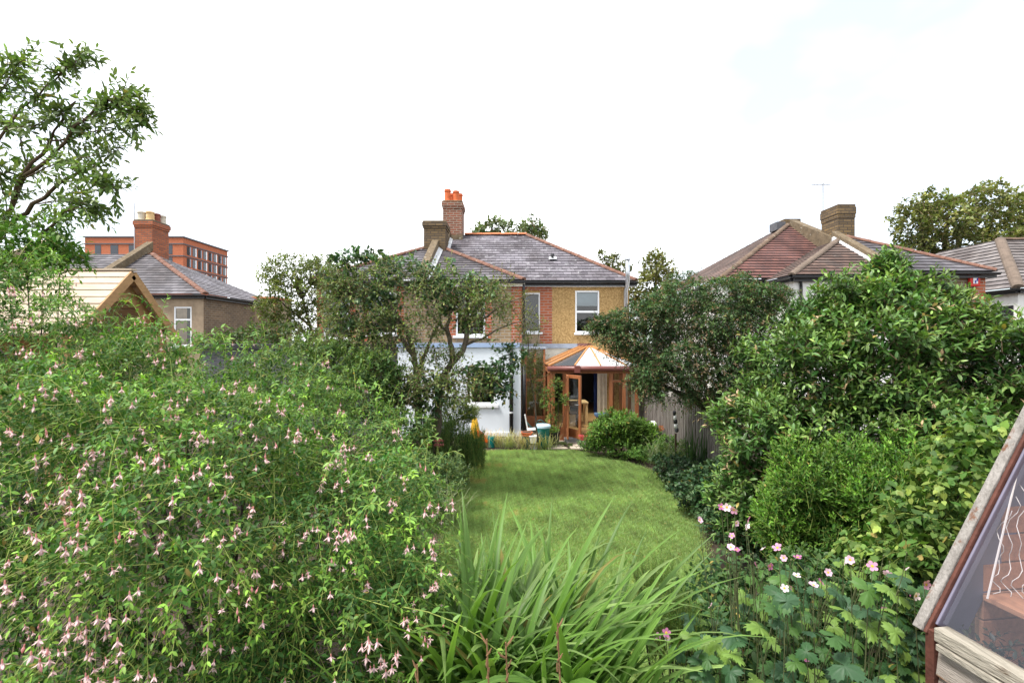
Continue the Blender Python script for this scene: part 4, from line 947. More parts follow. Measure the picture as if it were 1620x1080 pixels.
# ------------------------------------------------------------------ vegetation: broad trees behind the houses
FT = dict(slen=(.8, 1.6), nl=12, L=.34, wr=.75, alpha=60, out=.6, up=.3, rnd=.7, droop=.2, inset=.6)
plant('broadleaf_tree', 'large olive-green broadleaf tree behind the houses at upper right', 'tree', [E(1470,355,40,45,42,3), E(1530,345,41,60,42,3.5), E(1600,350,42,60,42,3.5), E(1550,390,40,90,35,3), E(1660,370,42,60,50,3)], 1150, 21,
      dict(FT, old=(.11,.14,.04), new=(.28,.28,.09)), sub=9, kind='T2', inner=.25, stem=('twig', .03), base=(36, 41, 0), lr=.5, limbs=8, part='crown', limb='bark_dark')
plant('broadleaf_tree', 'dark tree top showing above the middle of the main slate ridge', 'tree', [E(790,362,34,32,12,2), E(845,362,33,18,14,1.5), E(765,372,34,20,12,1.5), E(810,390,34,60,20,2)], 170, 22,
      dict(FT, slen=(.5,1.1), nl=9, L=.3, old=(.075,.115,.045), new=(.17,.21,.08), droop=.05), sub=4, kind='T2', inner=.2, stem=('twig', .025), lr=.3, limbs=5, part='crown')
plant('poplar_tree', 'loose yellowish tree beside the metal flue behind the house', 'tree', [E(1035,425,22.5,20,36,.9), E(1022,455,22.5,28,30,1), E(1050,470,22.5,35,30,1)], 240, 23,
      dict(FT, slen=(.4,.8), nl=9, L=.19, old=(.12,.14,.04), new=(.26,.25,.09)), sub=5, kind='T2', inner=.3, stem=('twig', .012), lr=.12, limbs=5, part='crown')
plant('sapling', 'sparse twiggy tree showing behind the right hip of the slate roof', 'tree', [E(965,412,24,14,10,.6), E(985,425,24,14,12,.6), E(950,402,24,6,6,.3)], 50, 24,
      dict(FT, slen=(.3,.6), nl=9, L=.18, old=(.10,.12,.04), new=(.22,.22,.07)), sub=3, kind='T2', inner=.2, stem=('twig', .012), lr=.08, limbs=4, part='crown')
plant('hedge', 'green shrubbery filling the far gap left of the brick pair', 'shrub', [E(450,560,19,70,45,1.2), E(390,560,18,60,50,1.2)], 500, 25,
      dict(FT, slen=(.3,.7), nl=10, L=.14, old=(.05,.09,.03), new=(.13,.19,.05)), sub=5, kind='T2', inner=.3, stem=('twig', .01), lr=.06)

# ------------------------------------------------------------------ the twisted tree in the middle left
def limb_tree(name, label, limbs, m='bark', D0=9.5, seed=1, n=8, jig=.03):
    c = at(*limbs[0][0][0][:2], limbs[0][0][0][2]); rt = root(name, (c.x, c.y, 0), label, 'tree'); rng = random.Random(seed); mb = MB(); paths = []
    for pts, r0, r1 in limbs:
        w = [at(*q) for q in pts]; dense = []
        for i in range(len(w) - 1):
            for k in range(4):
                f = k / 4; a = w[max(i-1, 0)]; b_ = w[i]; c_ = w[i+1]; d = w[min(i+2, len(w)-1)]
                q = .5 * ((2*b_) + (-a + c_)*f + (2*a - 5*b_ + 4*c_ - d)*f*f + (-a + 3*b_ - 3*c_ + d)*f**3)
                dense.append(q + Vector([rng.uniform(-jig, jig)*.5 for _ in range(3)]))
        dense.append(w[-1]); k = len(dense)
        mb.tube(dense, [r0 + (r1 - r0) * i / (k - 1) * (1 + rng.uniform(-.1, .1)) for i in range(k)], n); paths.append(np.array([tuple(q) for q in dense]))
    mb.build('trunk', m, rt, smooth=True)
    return rt, paths
def leafy(rt, ells, nshoot, seed, g, m='leaf', kind='T6', sub=5, inner=.4, stem=('twig', .004), name='crown', back=.4):
    rng = np.random.default_rng(seed); es = sublobes(ells, rng, sub); P, Nn = surf(es, nshoot, rng, back); q_ = gap_mask(P, .14, seed, 2.4); P, Nn = P[q_], Nn[q_]; gs = [grow(P, Nn, rng, **g)]
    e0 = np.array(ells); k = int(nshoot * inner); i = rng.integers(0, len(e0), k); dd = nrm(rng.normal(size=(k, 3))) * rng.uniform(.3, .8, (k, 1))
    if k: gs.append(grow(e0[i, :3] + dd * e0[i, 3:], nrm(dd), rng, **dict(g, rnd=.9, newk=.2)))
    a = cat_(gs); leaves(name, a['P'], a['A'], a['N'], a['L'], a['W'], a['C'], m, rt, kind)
    Cn = np.concatenate([q['stem'] for q in gs]); Cn = Cn[:, ::2]; tubes('twigs', Cn, np.linspace(1, .4, 3)[None] * stem[1] * np.ones((len(Cn), 1)), stem[0], rt)
TT, _ = limb_tree('twisted_tree', 'twisted grey-barked tree with dark glossy leaves left of the lawn', [
    ([(664,735,9.4),(663,690,9.4),(662,640,9.4),(660,600,9.4),(654,560,9.4),(640,520,9.5),(622,490,9.6),(600,462,9.8)], .085, .03),
    ([(655,562,9.4),(636,535,9.3),(628,505,9.2),(615,475,9.1)], .05, .02),
    ([(690,735,9.6),(694,650,9.6),(698,600,9.5),(716,574,9.4),(735,548,9.4),(739,520,9.4),(740,480,9.5),(735,445,9.6)], .085, .03),
    ([(716,572,9.4),(714,548,9.3),(708,525,9.3),(711,500,9.3),(722,468,9.4)], .06, .025),
    ([(735,545,9.4),(762,535,9.2),(790,520,9.1),(830,505,9.0)], .03, .008), ([(740,520,9.4),(770,500,9.2),(800,480,9.1),(845,465,9)], .03, .007),
    ([(672,560,9.5),(682,535,9.6),(697,505,9.7),(690,470,9.9)], .04, .015), ([(660,600,9.4),(672,560,9.5)], .05, .04),
    ([(632,640,9.2),(650,606,9.3),(660,596,9.4)], .11, .06), ([(690,600,9.5),(715,592,9.2),(745,579,9.0),(780,577,8.9)], .03, .008),
    ([(665,630,9.3),(700,627,9.1),(760,628,8.9),(790,618,8.8)], .025, .007), ([(640,640,9.2),(612,612,9.0),(575,608,8.9)], .045, .02),
    ([(620,560,9.3),(627,535,9.3),(640,520,9.5)], .025, .015), ([(532,580,9.8),(515,555,9.8),(500,535,9.9)], .02, .007), ([(560,640,9.6),(545,600,9.7),(520,570,9.8),(505,545,9.9)], .03, .008),
    ([(622,488,9.6),(600,500,9.5),(575,480,9.4),(550,470,9.4)], .025, .01), ([(708,525,9.3),(690,505,9.2),(672,480,9.2)], .03, .012)], seed=3)
DK = dict(slen=(.2,.45), nl=9, L=.092, wr=.68, alpha=60, out=.6, up=.2, rnd=.8, droop=.35, inset=.5, old=(.045,.10,.045), new=(.17,.25,.08), newk=1, hang=.25, upn=.9)
leafy(TT, [E(585,432,9.6,60,32,.7), E(545,440,9.7,30,28,.5), E(640,428,9.6,55,26,.6), E(560,490,9.5,35,40,.5), E(600,470,9.5,40,26,.5), E(610,505,9.4,30,28,.4), E(560,405,9.6,40,14,.3)], 300, 31, DK, 'leaf_glossy', kind='HEART')
leafy(TT, [E(700,445,9.5,45,24,.5), E(738,480,9.4,22,36,.35), E(715,475,9.4,20,22,.3), E(690,460,9.5,25,22,.3), E(760,455,9.5,35,18,.4)], 150, 32, DK, 'leaf_glossy', kind='HEART', name='crown')
leafy(TT, [E(800,565,8.9,26,34,.3), E(790,610,8.9,22,18,.25), E(765,590,9,30,16,.3), E(690,610,9.2,45,24,.4), E(620,600,9.1,45,32,.4), E(560,580,9.3,45,40,.4), E(640,660,9.1,50,30,.4)], 330, 33, dict(DK, new=(.11,.17,.05)), 'leaf_glossy', kind='HEART', name='crown')
leafy(TT, [E(620,450,9.3,70,34,.5), E(700,440,9.2,60,28,.5), E(770,490,9.1,45,40,.4), E(660,500,9.2,60,36,.4), E(590,540,9.2,60,36,.4), E(690,560,9.1,50,30,.3), E(640,610,9.0,70,36,.4), E(540,450,9.4,45,45,.5), E(740,600,8.9,50,26,.3), E(580,600,8.9,60,40,.4), E(530,500,9.3,50,40,.4), E(500,545,9.2,50,30,.4), E(600,520,9.2,50,36,.4)], 1050, 37, dict(DK, L=.072, wr=.5, old=(.09,.15,.045), new=(.28,.33,.09), slen=(.3,.75), hang=.1, droop=.15), 'leaf', kind='T2', name='crown', inner=.5)
WI = dict(slen=(.2,.5), nl=10, L=.055, wr=.5, alpha=55, out=.6, up=.3, rnd=.7, droop=.1, inset=.5, old=(.12,.15,.04), new=(.26,.27,.08))
WT, _ = limb_tree('wispy_tree', 'wispy yellow-green small tree in front of the pale extension corner', [([(850,700,9.9),(846,640,9.9),(838,580,9.9),(832,520,9.9),(820,470,9.9)], .02, .006), ([(838,580,9.9),(850,540,9.9),(852,500,9.9)], .01, .004), ([(846,640,9.9),(858,600,9.9),(862,575,9.9)], .008, .003), ([(832,520,9.9),(805,480,9.8),(785,455,9.8)], .009, .003)], seed=5)
leafy(WT, [E(800,470,9.8,38,32,.4), E(835,520,9.9,20,40,.35), E(840,570,9.9,22,30,.3), E(848,610,9.9,16,22,.3)], 150, 34, WI, inner=.7, kind='T2')
YT2, _ = limb_tree('pale_tree', 'loose yellow-green tree left of the twisted dark one', [([(540,700,11.2),(528,620,11.2),(510,560,11.2),(490,515,11.2),(478,470,11.2),(462,425,11.2)], .06, .012), ([(490,515,11.2),(460,490,11.1),(435,470,11)], .03, .008), ([(478,470,11.2),(500,440,11.3),(520,420,11.3)], .03, .008), ([(510,560,11.2),(545,500,11.1),(560,470,11)], .03, .01), ([(478,470,11.2),(470,452,11.2),(473,440,11.2)], .07, .05)], m='bark_dark', seed=6)
leafy(YT2, [E(455,430,11.2,42,26,.6), E(500,425,11.2,35,22,.6), E(470,475,11.1,55,26,.6), E(525,460,11.1,30,35,.5), E(430,490,11,32,25,.5), E(500,510,11,45,25,.5)], 520, 35, dict(WI, L=.085, wr=.55, old=(.10,.14,.035), new=(.22,.25,.06)), kind='T2', inner=.5)

# ------------------------------------------------------------------ dark spreading tree on the right
HT, _ = limb_tree('spreading_tree', 'dark spreading small-leaved tree with brownish seed heads leaning over the fence', [
    ([(1160,760,8.9),(1148,700,9),(1130,660,9.1),(1100,630,9.2),(1070,595,9.3),(1040,560,9.4)], .12, .04), ([(1130,660,9.1),(1140,610,9.2),(1130,560,9.3),(1110,510,9.4)], .07, .03),
    ([(1100,630,9.2),(1060,615,9),(1020,600,8.8)], .05, .015), ([(1140,610,9.2),(1175,560,9.3),(1190,510,9.4)], .05, .02), ([(1070,595,9.3),(1010,550,9.4),(960,520,9.5)], .04, .01)], m='bark_dark', seed=7)
HW = dict(slen=(.22,.5), nl=16, L=.058, wr=.5, alpha=55, out=.7, up=.1, rnd=.6, droop=.35, inset=.6, old=(.042,.098,.035), new=(.15,.22,.075), newk=1, tipcol=(.22,.15,.085), tipp=.35)
leafy(HT, [E(1100,520,9.4,85,62,.9), E(1040,532,9.4,72,45,.9), E(968,512,9.5,38,20,.5), E(1170,510,9.3,55,60,.8), E(1065,585,9.1,65,40,.8), E(1130,590,9,70,48,.8), E(1030,598,9.0,28,26,.5), E(1180,590,9.1,45,60,.6), E(1090,478,9.5,75,32,.7), E(1185,475,9.4,50,36,.6), E(1030,490,9.5,50,24,.5)], 3500, 36, HW, kind='T2', sub=9, inner=.6, stem=('brown_stem', .004))

# ------------------------------------------------------------------ big evergreen shrub, bright shrub and climber on the right
plant('evergreen_shrub', 'big rounded evergreen shrub with long pale-edged leaves and pinkish tips on the right', 'shrub',
      [E(1400,560,6.0,115,95,1.0), E(1275,515,6.1,50,45,.5), E(1340,490,6.1,50,45,.5), E(1285,600,6.0,85,105,.9), E(1500,590,5.8,90,98,.9), E(1590,610,5.6,65,105,.8), E(1225,700,5.9,65,95,.8), E(1350,720,5.6,140,110,.9), E(1500,720,5.2,110,110,.8), E(1190,780,5.9,45,60,.6), E(1400,440,6.1,22,42,.25), E(1455,480,6.0,40,40,.3), E(1600,770,4.6,60,100,.5)],
      3900, 41, dict(slen=(.22,.65), nl=13, L=.108, wr=.40, alpha=62, out=.7, up=.75, rnd=.45, droop=.12, inset=.6, old=(.05,.125,.028), new=(.21,.32,.08), newk=1.0, tipcol=(.58,.40,.24), tipp=.035, upn=.9, jit=.3),
      sub=11, m='leaf_glossy', kind='T6', inner=.4, stem=('brown_stem', .004), base=(4.6, 6.0, 0), lr=.05, limbs=14, sr=(.22,.42), gaps=.11, gk=2.6)
plant('myrtle_shrub', 'bright green small-leaved upright shrub in front of the big evergreen', 'shrub',
      [E(1340,800,4.7,110,70,.5), E(1290,770,4.8,70,60,.45), E(1410,780,4.6,90,80,.5), E(1260,840,4.8,60,50,.4), E(1450,840,4.3,60,60,.4)],
      1700, 42, dict(slen=(.2,.4), nl=16, L=.055, wr=.46, alpha=52, out=.7, up=.8, rnd=.5, droop=.02, inset=.65, old=(.04,.105,.018), new=(.14,.28,.032), newk=1.15),
      sub=9, m='leaf', kind='T2', inner=.5, stem=('green_stem', .003), lr=.02, limbs=10)
plant('climber', 'yellow-green heart-leaved climber trailing beside the potting shed', 'climber',
      [E(1500,790,3.7,60,70,.35), E(1460,840,3.6,50,60,.3), E(1540,720,3.8,50,60,.35), E(1420,880,3.5,60,40,.3)],
      330, 43, dict(slen=(.2,.45), nl=9, L=.062, wr=.8, alpha=65, out=.6, up=.1, rnd=.6, droop=.5, inset=.5, old=(.07,.15,.03), new=(.24,.30,.06), hang=.5, upn=.9),
      sub=6, kind='HEART', inner=.4, stem=('green_stem', .0025), lr=.015)

# ------------------------------------------------------------------ borders
plant('border_shrub', 'mixed green shrubs between the fuchsia and the twisted tree', 'shrub', [E(520,575,8.8,70,40,.5), E(595,590,8.6,50,36,.4), E(470,595,8.6,70,50,.6), E(560,625,8.4,60,42,.5), E(630,680,8.2,50,40,.5), E(420,590,9,50,45,.5)], 900, 65,
      dict(slen=(.2,.4), nl=11, L=.075, wr=.5, alpha=58, out=.6, up=.6, rnd=.6, droop=.2, inset=.55, old=(.05,.11,.03), new=(.19,.27,.06)), sub=7, kind='T6', inner=.4, stem=('green_stem', .003), lr=.02)
plant('peony', 'rounded bright green leafy peony bush in front of the conservatory', 'shrub', [E(985,676,12.2,42,26,.55), E(955,685,12.2,24,20,.4), E(1015,685,12.2,25,20,.4)], 420, 51,
      dict(slen=(.25,.45), nl=11, L=.13, wr=.34, alpha=55, out=.7, up=.6, rnd=.4, droop=.25, inset=.6, old=(.06,.13,.025), new=(.16,.27,.04)), sub=6, kind='T6', inner=.4, stem=('green_stem', .005))
plant('ground_cover', 'low bright green edging plants along the far right of the lawn', 'ground cover', [E(945,702,12.3,26,10,.35), E(985,710,12.0,35,12,.4), E(1030,714,11.5,38,15,.4), E(1070,712,10.9,30,18,.4)], 520, 52,
      dict(slen=(.12,.25), nl=10, L=.055, wr=.6, alpha=60, out=.5, up=.6, rnd=.5, droop=.2, inset=.6, old=(.06,.14,.03), new=(.16,.28,.05)), sub=6, kind='T2', inner=.3, limbs=0, stem=('green_stem', .003))
plant('ground_cover', 'dark trailing ivy-like cover along the right lawn edge', 'ground cover', [E(1110,770,8.2,50,36,.5), E(1150,790,7.2,60,50,.6), E(1080,745,9.4,40,26,.5), E(1190,830,6.0,60,40,.5)], 800, 53,
      dict(slen=(.15,.35), nl=10, L=.06, wr=.75, alpha=65, out=.7, up=.4, rnd=.5, droop=.4, inset=.6, old=(.03,.075,.03), new=(.09,.15,.06)), sub=6, kind='HEART', inner=.4, limbs=0, stem=('brown_stem', .003))
plant('rosemary', 'dark green upright rosemary bush left of the lawn', 'shrub', [E(712,705,9.8,46,32,.5), E(690,690,10,32,24,.4), E(745,705,9.9,22,26,.4)], 620, 54,
      dict(slen=(.3,.6), nl=30, L=.06, wr=.17, alpha=40, out=.3, up=1.3, rnd=.22, droop=.0, inset=.7, old=(.04,.105,.03), new=(.13,.24,.07)), sub=5, kind='T2', inner=.5, stem=('green_stem', .004), lr=.02)
plant('euphorbia', 'rounded yellow-green shrub beside the pale extension window', 'shrub', [E(716,650,11,30,26,.4), E(700,672,11,32,22,.4), E(742,655,11.2,14,14,.25)], 330, 55,
      dict(slen=(.15,.3), nl=12, L=.06, wr=.45, alpha=55, out=.8, up=.5, rnd=.4, droop=.05, inset=.6, old=(.05,.10,.03), new=(.26,.30,.05), newk=1.3), sub=6, kind='T2', inner=.4, stem=('green_stem', .003), lr=.02)
plant('border_shrub', 'low mixed green border plants at the left lawn edge', 'shrub', [E(690,760,7.4,46,34,.4), E(655,740,7.8,40,30,.4), E(715,745,8.3,22,22,.3), E(640,800,6.2,60,50,.4)], 760, 56,
      dict(slen=(.15,.32), nl=11, L=.055, wr=.45, alpha=58, out=.6, up=.6, rnd=.5, droop=.2, inset=.6, old=(.05,.10,.035), new=(.16,.23,.08)), sub=6, kind='T2', inner=.4, stem=('green_stem', .003), limbs=0)
plant('border_shrub', 'leafy dark green undergrowth below the anemones at the lawn edge', 'shrub', [E(1160,960,3.7,70,60,.4), E(1290,930,3.8,90,60,.4), E(1400,930,3.6,80,60,.35), E(1200,1040,3.1,110,70,.4), E(1380,1040,3.0,100,70,.35)], 700, 64,
      dict(slen=(.15,.32), nl=9, L=.07, wr=.6, alpha=62, out=.6, up=.6, rnd=.5, droop=.3, inset=.6, old=(.035,.085,.028), new=(.11,.19,.05)), sub=6, kind='T6', inner=.4, stem=('green_stem', .002), limbs=0)
plant('feathery_bush', 'fine dark green feathery bush behind the strap-leaved clump at lawn edge', 'shrub', [E(1045,950,3.4,42,60,.25), E(1075,980,3.3,30,50,.2)], 300, 57,
      dict(slen=(.15,.3), nl=40, L=.025, wr=.12, alpha=40, out=.4, up=1.3, rnd=.2, droop=.0, inset=.7, old=(.05,.12,.025), new=(.12,.24,.04)), sub=4, kind='T2', inner=.4, stem=('green_stem', .002), lr=.01)
plant('potted_climber', 'tall thin leafy plant climbing in front of the conservatory corner', 'climber', [E(872,640,13.6,7,38,.12), E(882,610,13.6,9,16,.12), E(862,630,13.6,7,20,.1), E(893,630,13.4,6,10,.1)], 90, 58,
      dict(slen=(.12,.25), nl=8, L=.07, wr=.5, alpha=60, out=.8, up=.4, rnd=.5, droop=.1, inset=.5, old=(.07,.14,.03), new=(.24,.30,.06)), sub=3, kind='T2', inner=.5, stem=('green_stem', .004), lr=.012, limbs=4)
plant('pot_plant', 'small green plant growing in the black planter by the bin', 'plant', [(1.17,13.45,.43,.13,.13,.07)], 40, 59,
      dict(slen=(.08,.16), nl=7, L=.06, wr=.5, alpha=60, out=.6, up=.6, rnd=.4, droop=.1, inset=.5, old=(.08,.16,.03), new=(.2,.3,.06)), sub=3, kind='T2', inner=.2, limbs=0)
plant('patio_weeds', 'green weeds growing in the joints of the patio', 'weeds', [(1.5,13.3,.04,.22,.14,.05),(1.0,13.05,.04,.2,.1,.06),(1.42,13.6,.04,.12,.1,.04)], 90, 60,
      dict(slen=(.05,.12), nl=7, L=.035, wr=.4, alpha=60, out=.5, up=.6, rnd=.5, droop=.1, inset=.5, old=(.06,.13,.03), new=(.14,.24,.05)), sub=3, kind='T2', inner=.2, limbs=0)

def sedum(name, label, centre, n, spread, head, col, seed, h):
    rng = np.random.default_rng(seed); rt = root(name, (centre.x, centre.y, 0), label, 'plant')
    Pl = []; 
    for i in range(n):
        x = centre.x + rng.normal() * spread; y = centre.y + rng.normal() * spread * .6; z = h + rng.uniform(-.08, .08)
        MB().tube([(centre.x + (x-centre.x)*.4, centre.y + (y-centre.y)*.4, 0), (x, y, z)], .006, 5).build('stalk', 'green_stem', rt)
        k = 110; a = rng.uniform(0, 6.28, k); r_ = np.sqrt(rng.random(k)) * head * rng.uniform(.7, 1.1)
        P = np.stack([x + r_*np.cos(a), y + r_*np.sin(a), z + .03 - r_**2 * 2 + rng.normal(size=k)*.008], 1)
        leaves('flower_head', P, rng.normal(size=(k, 3)) + UP, rng.normal(size=(k, 3)), np.full(k, .022), np.full(k, .02), np.array(col) * rng.uniform(.6, 1.3, (k, 1)), 'petal', rt, 'T2')
    P = np.stack([centre.x + rng.normal(size=90)*spread, centre.y + rng.normal(size=90)*spread*.6, rng.uniform(.1, h*.9, 90)], 1)
    leaves('foliage', P, rng.normal(size=(90, 3)), UP + rng.normal(size=(90, 3))*.4, np.full(90, .08), np.full(90, .05), np.array([.10,.17,.07]) * rng.uniform(.7, 1.3, (90, 1)), 'leaf', rt, 'T6')
sedum('sedum', 'flat-topped dark pink sedum by the rosemary bush', at(668, 712, 8.3), 11, .24, .085, (.30,.10,.10), 61, at(668,708,8.3).z)
sedum('sedum', 'bright pink sedum at the patio edge left of the peony', at(925, 690, 12.7), 6, .10, .085, (.62,.12,.15), 62, .38)
sedum('sedum', 'orange-pink sedum flowers beside the fence behind the peony', at(1042, 680, 12.1), 6, .14, .07, (.42,.17,.09), 63, .66)

# strap leaves -------------------------------------------------------------------------------------
def strap(length, width, lean, bend, power, rng, old, tipc, kink=None, rows=12, twist=0.):
    s = np.linspace(0, 1, rows); th = lean + bend * s ** power
    if kink: th = th + kink[1] / (1 + np.exp(-(s - kink[0]) * 60))
    ds = length / (rows - 1); x = np.concatenate([[0], np.cumsum(np.sin(th[:-1]) * ds)]); z = np.concatenate([[0], np.cumsum(np.cos(th[:-1]) * ds)])
    w = width * np.minimum(1, .55 + 1.2 * s) * np.clip((1 - s ** 3.2), 0.02, 1) ** .8
    tw = twist * s; nx, nz = np.cos(th), -np.sin(th)
    V = []; C = []
    for i in range(rows):
        for q in (-1, 0, 1):
            off = q * w[i] / 2; fold = .22 * w[i] * abs(q)
            V.append((x[i] + nx[i] * (fold * math.cos(tw[i]) + off * math.sin(tw[i])), off * math.cos(tw[i]), z[i] + nz[i] * (fold * math.cos(tw[i]) + off * math.sin(tw[i]))))
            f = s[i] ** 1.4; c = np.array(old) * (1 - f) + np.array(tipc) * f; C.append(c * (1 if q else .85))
    T = []
    for i in range(rows - 1):
        for k in range(2):
            a = i*3+k; T += [(a, a+1, a+4), (a, a+4, a+3)]
    return np.array(V), np.array(T), np.array(C)

def strap_meshes(n, seed, length, width, lean, bend, old, tipc, power=(1.5,2.6), kinkp=.1, rows=12, cv=.25, odd=None):
    rng = np.random.default_rng(seed); out = []
    for i in range(n):
        kk = (rng.uniform(.5, .8), rng.uniform(.8, 1.8)) if rng.random() < kinkp else None
        o_, t_ = np.array(old), np.array(tipc)
        if odd is not None and rng.random() < odd[1]: t_ = np.array(odd[0])
        k = rng.uniform(1 - cv, 1 + cv)
        V, T, C = strap(rng.uniform(*length), rng.uniform(*width), rng.uniform(*lean), rng.uniform(*bend), rng.uniform(*power), rng, o_ * k, t_ * k, kk, rows, rng.uniform(-.5, .5))
        me = bpy.data.meshes.new('leaf'); me.from_pydata(V.tolist(), [], T.tolist()); me.polygons.foreach_set('use_smooth', [True] * len(T))
        ca = me.color_attributes.new('Col', 'FLOAT_COLOR', 'POINT'); CC = np.ones((len(V), 4), np.float32); CC[:, :3] = C; ca.data.foreach_set('color', CC.ravel())
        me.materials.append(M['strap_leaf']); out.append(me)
    return out
def strap_clump(name, label, cat, centre, spread, n, meshes, seed, az=None, z=0., sc=(.8, 1.1)):
    rng = np.random.default_rng(seed); rt = root(name, (centre[0], centre[1], z), label, cat)
    for i in range(n):
        o = bpy.data.objects.new('leaf', meshes[int(rng.integers(len(meshes)))]); link(o, rt)
        o.location = (centre[0] + np.clip(rng.normal(), -1.9, 1.9) * spread[0], centre[1] + np.clip(rng.normal(), -1.2, 1.6) * spread[1], z + rng.uniform(0, .03))
        a = rng.uniform(0, 6.28) if az is None else rng.normal(az[0], az[1]); k = rng.uniform(*sc); o.rotation_euler = (0, 0, a); o.scale = (k, k, k)
    return rt
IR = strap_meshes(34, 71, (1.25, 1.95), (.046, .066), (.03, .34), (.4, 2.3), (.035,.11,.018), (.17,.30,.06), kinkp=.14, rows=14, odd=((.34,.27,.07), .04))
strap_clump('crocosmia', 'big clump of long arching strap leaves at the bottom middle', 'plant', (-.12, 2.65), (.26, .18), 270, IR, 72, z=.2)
strap_clump('crocosmia', 'upright strap leaves standing behind the right half of the big clump', 'plant', (.18, 3.0), (.2, .18), 130, IR, 87, z=.1, sc=(.75, 1.0))
IR3 = strap_meshes(14, 88, (.6, 1.0), (.04, .058), (.1, .6), (.2, 1.3), (.03,.09,.018), (.10,.20,.045), kinkp=.05, rows=9)
strap_clump('crocosmia', 'short dark strap leaves crowding the foot of the big clump', 'plant', (.05, 2.6), (.38, .2), 200, IR3, 89, z=.45)
IR2 = strap_meshes(14, 73, (.75, 1.2), (.034, .05), (.3, .75), (.9, 1.9), (.06,.155,.03), (.26,.37,.11), kinkp=.05, rows=14, odd=((.36,.28,.09), .06))
strap_clump('crocosmia', 'arching pale strap leaves spilling right from the big clump', 'plant', (.0, 2.85), (.26, .16), 170, IR2, 74, az=(.3, 1.1), z=.72)
PHM = strap_meshes(10, 75, (.7, 1.05), (.022, .032), (.05, .4), (.1, .7), (.035,.075,.03), (.07,.13,.05), kinkp=.02, rows=8)
strap_clump('phormium', 'dark upright sword-leaved clump in front of the fence', 'plant', tuple(at(1105, 690, 9.7))[:2], (.14, .12), 60, PHM, 76, z=.2)
FG = strap_meshes(10, 77, (.35, .6), (.013, .02), (.05, .7), (.3, 1.6), (.24,.30,.11), (.60,.52,.32), kinkp=0, rows=6)
FG2 = strap_meshes(10, 78, (.35, .6), (.013, .02), (.05, .7), (.3, 1.6), (.34,.31,.14), (.78,.58,.45), kinkp=0, rows=6)
for i, (px, D, n, ms, lb) in enumerate(((775,13.3,120,FG2,'straw and pink feathery grass clump nearest the yellow toy'),(805,13.2,130,FG,'green and straw grass clump below the black downpipe'),(835,13.0,130,FG2,'pinkish straw grass clump just left of the teal bin'),(862,12.95,70,FG,'small green grass tuft in front of the teal bin'))):
    strap_clump('ornamental_grass', lb, 'grass clump', ((px - CX) / F * D, D), (.17, .1), n, ms, 80 + i, group='grasses along the pale wall') if False else tag(strap_clump('ornamental_grass', lb, 'grass clump', ((px - CX) / F * D, D), (.17, .1), n, ms, 80 + i), group='grasses along the pale wall')
FG3 = strap_meshes(10, 79, (.35, .65), (.008, .013), (.2, .7), (.7, 1.8), (.13,.19,.08), (.36,.38,.22), kinkp=0, rows=7)
strap_clump('ornamental_grass', 'pale arching grass tuft at the left lawn edge', 'grass clump', tuple(at(690, 770, 6.6))[:2], (.18, .2), 150, FG3, 85, z=.35)
strap_clump('ornamental_grass', 'rough green grass tuft among the right border plants', 'grass clump', tuple(at(1060, 700, 10.6))[:2], (.25, .2), 130, FG3, 86, z=.2)
# dry flower stalks among the strap leaves
for i, (px, py, D, lb) in enumerate(((882,985,2.0,'tall dry brown flower stalk at bottom middle'),(770,1010,1.9,'branching dry orange-brown stalk among the strap leaves'),(800,1015,1.95,'dry stalk with short side branches right of the branching one'),(660,1050,1.9,'short dry stalk tip at the bottom left of the strap leaves'))):
    p = at(px, py, D); rt = root('dry_stalk', (p.x, p.y, 0), lb, 'stalk', 'dry flower stalks'); rr = random.Random(i)
    MB().tube([(p.x+.04, p.y, .3), (p.x+.015, p.y, p.z-.35), p], [.005,.0042,.003], 6).build('stem', 'dry_stalk', rt)
    for k in range(5):
        q = p - Vector((0, 0, .02 + .045 * k)); e = q + Vector((rr.uniform(-.035,.035), rr.uniform(-.02,.02), .035))
        MB().tube([q, q.lerp(e, .6) + Vector((0,0,-.004)), e], [.004,.0045,.002], 5).build('husk', 'dry_stalk', rt)

# ------------------------------------------------------------------ japanese anemones at bottom right
def col_mesh(name, V, T, C, m):
    me = bpy.data.meshes.new(name); me.from_pydata([tuple(v) for v in V], [], [tuple(t_) for t_ in T]); me.polygons.foreach_set('use_smooth', [True] * len(T))
    ca = me.color_attributes.new('Col', 'FLOAT_COLOR', 'POINT'); CC = np.ones((len(V), 4), np.float32); CC[:, :3] = np.array(C); ca.data.foreach_set('color', CC.ravel())
    me.materials.append(M[m]); return me
def lobed_leaf(seed, base):
    rng = np.random.default_rng(seed); n = 60; V = [(0.0, 0, .02)]; C = [np.array(base) * .9]
    for ring in (.4, .72, 1.0):
        for i in range(n):
            a = math.pi * (-1 + 2 * (i + .5) / n) * .93
            lobe = .45 + .55 * abs(math.cos(a * 1.5)) ** 1.1 + .10 * (1 if i % 3 == 0 else -.5) * ring + .04 * rng.normal() * ring
            r_ = lobe * (1 - .12 * abs(a) / 3) * ring
            z = -.38 * (r_ ** 2) * (1 + .3 * math.sin(a + seed)) + .05 * math.cos(a * 3) * ring + .06 * math.cos(a * 9) * ring * .5
            V.append((r_ * math.cos(a), r_ * math.sin(a), z)); C.append(np.array(base) * (1 + .25 * (ring - .6)) * (1.12 if i % 10 == 0 else 1))
    T = [(0, 1 + i, 2 + i) for i in range(n - 1)]
    for r_ in range(2):
        o_ = 1 + r_ * n
        for i in range(n - 1): T += [(o_+i, o_+n+i, o_+n+i+1), (o_+i, o_+n+i+1, o_+i+1)]
    return col_mesh('leaf', V, T, C, 'leaf')
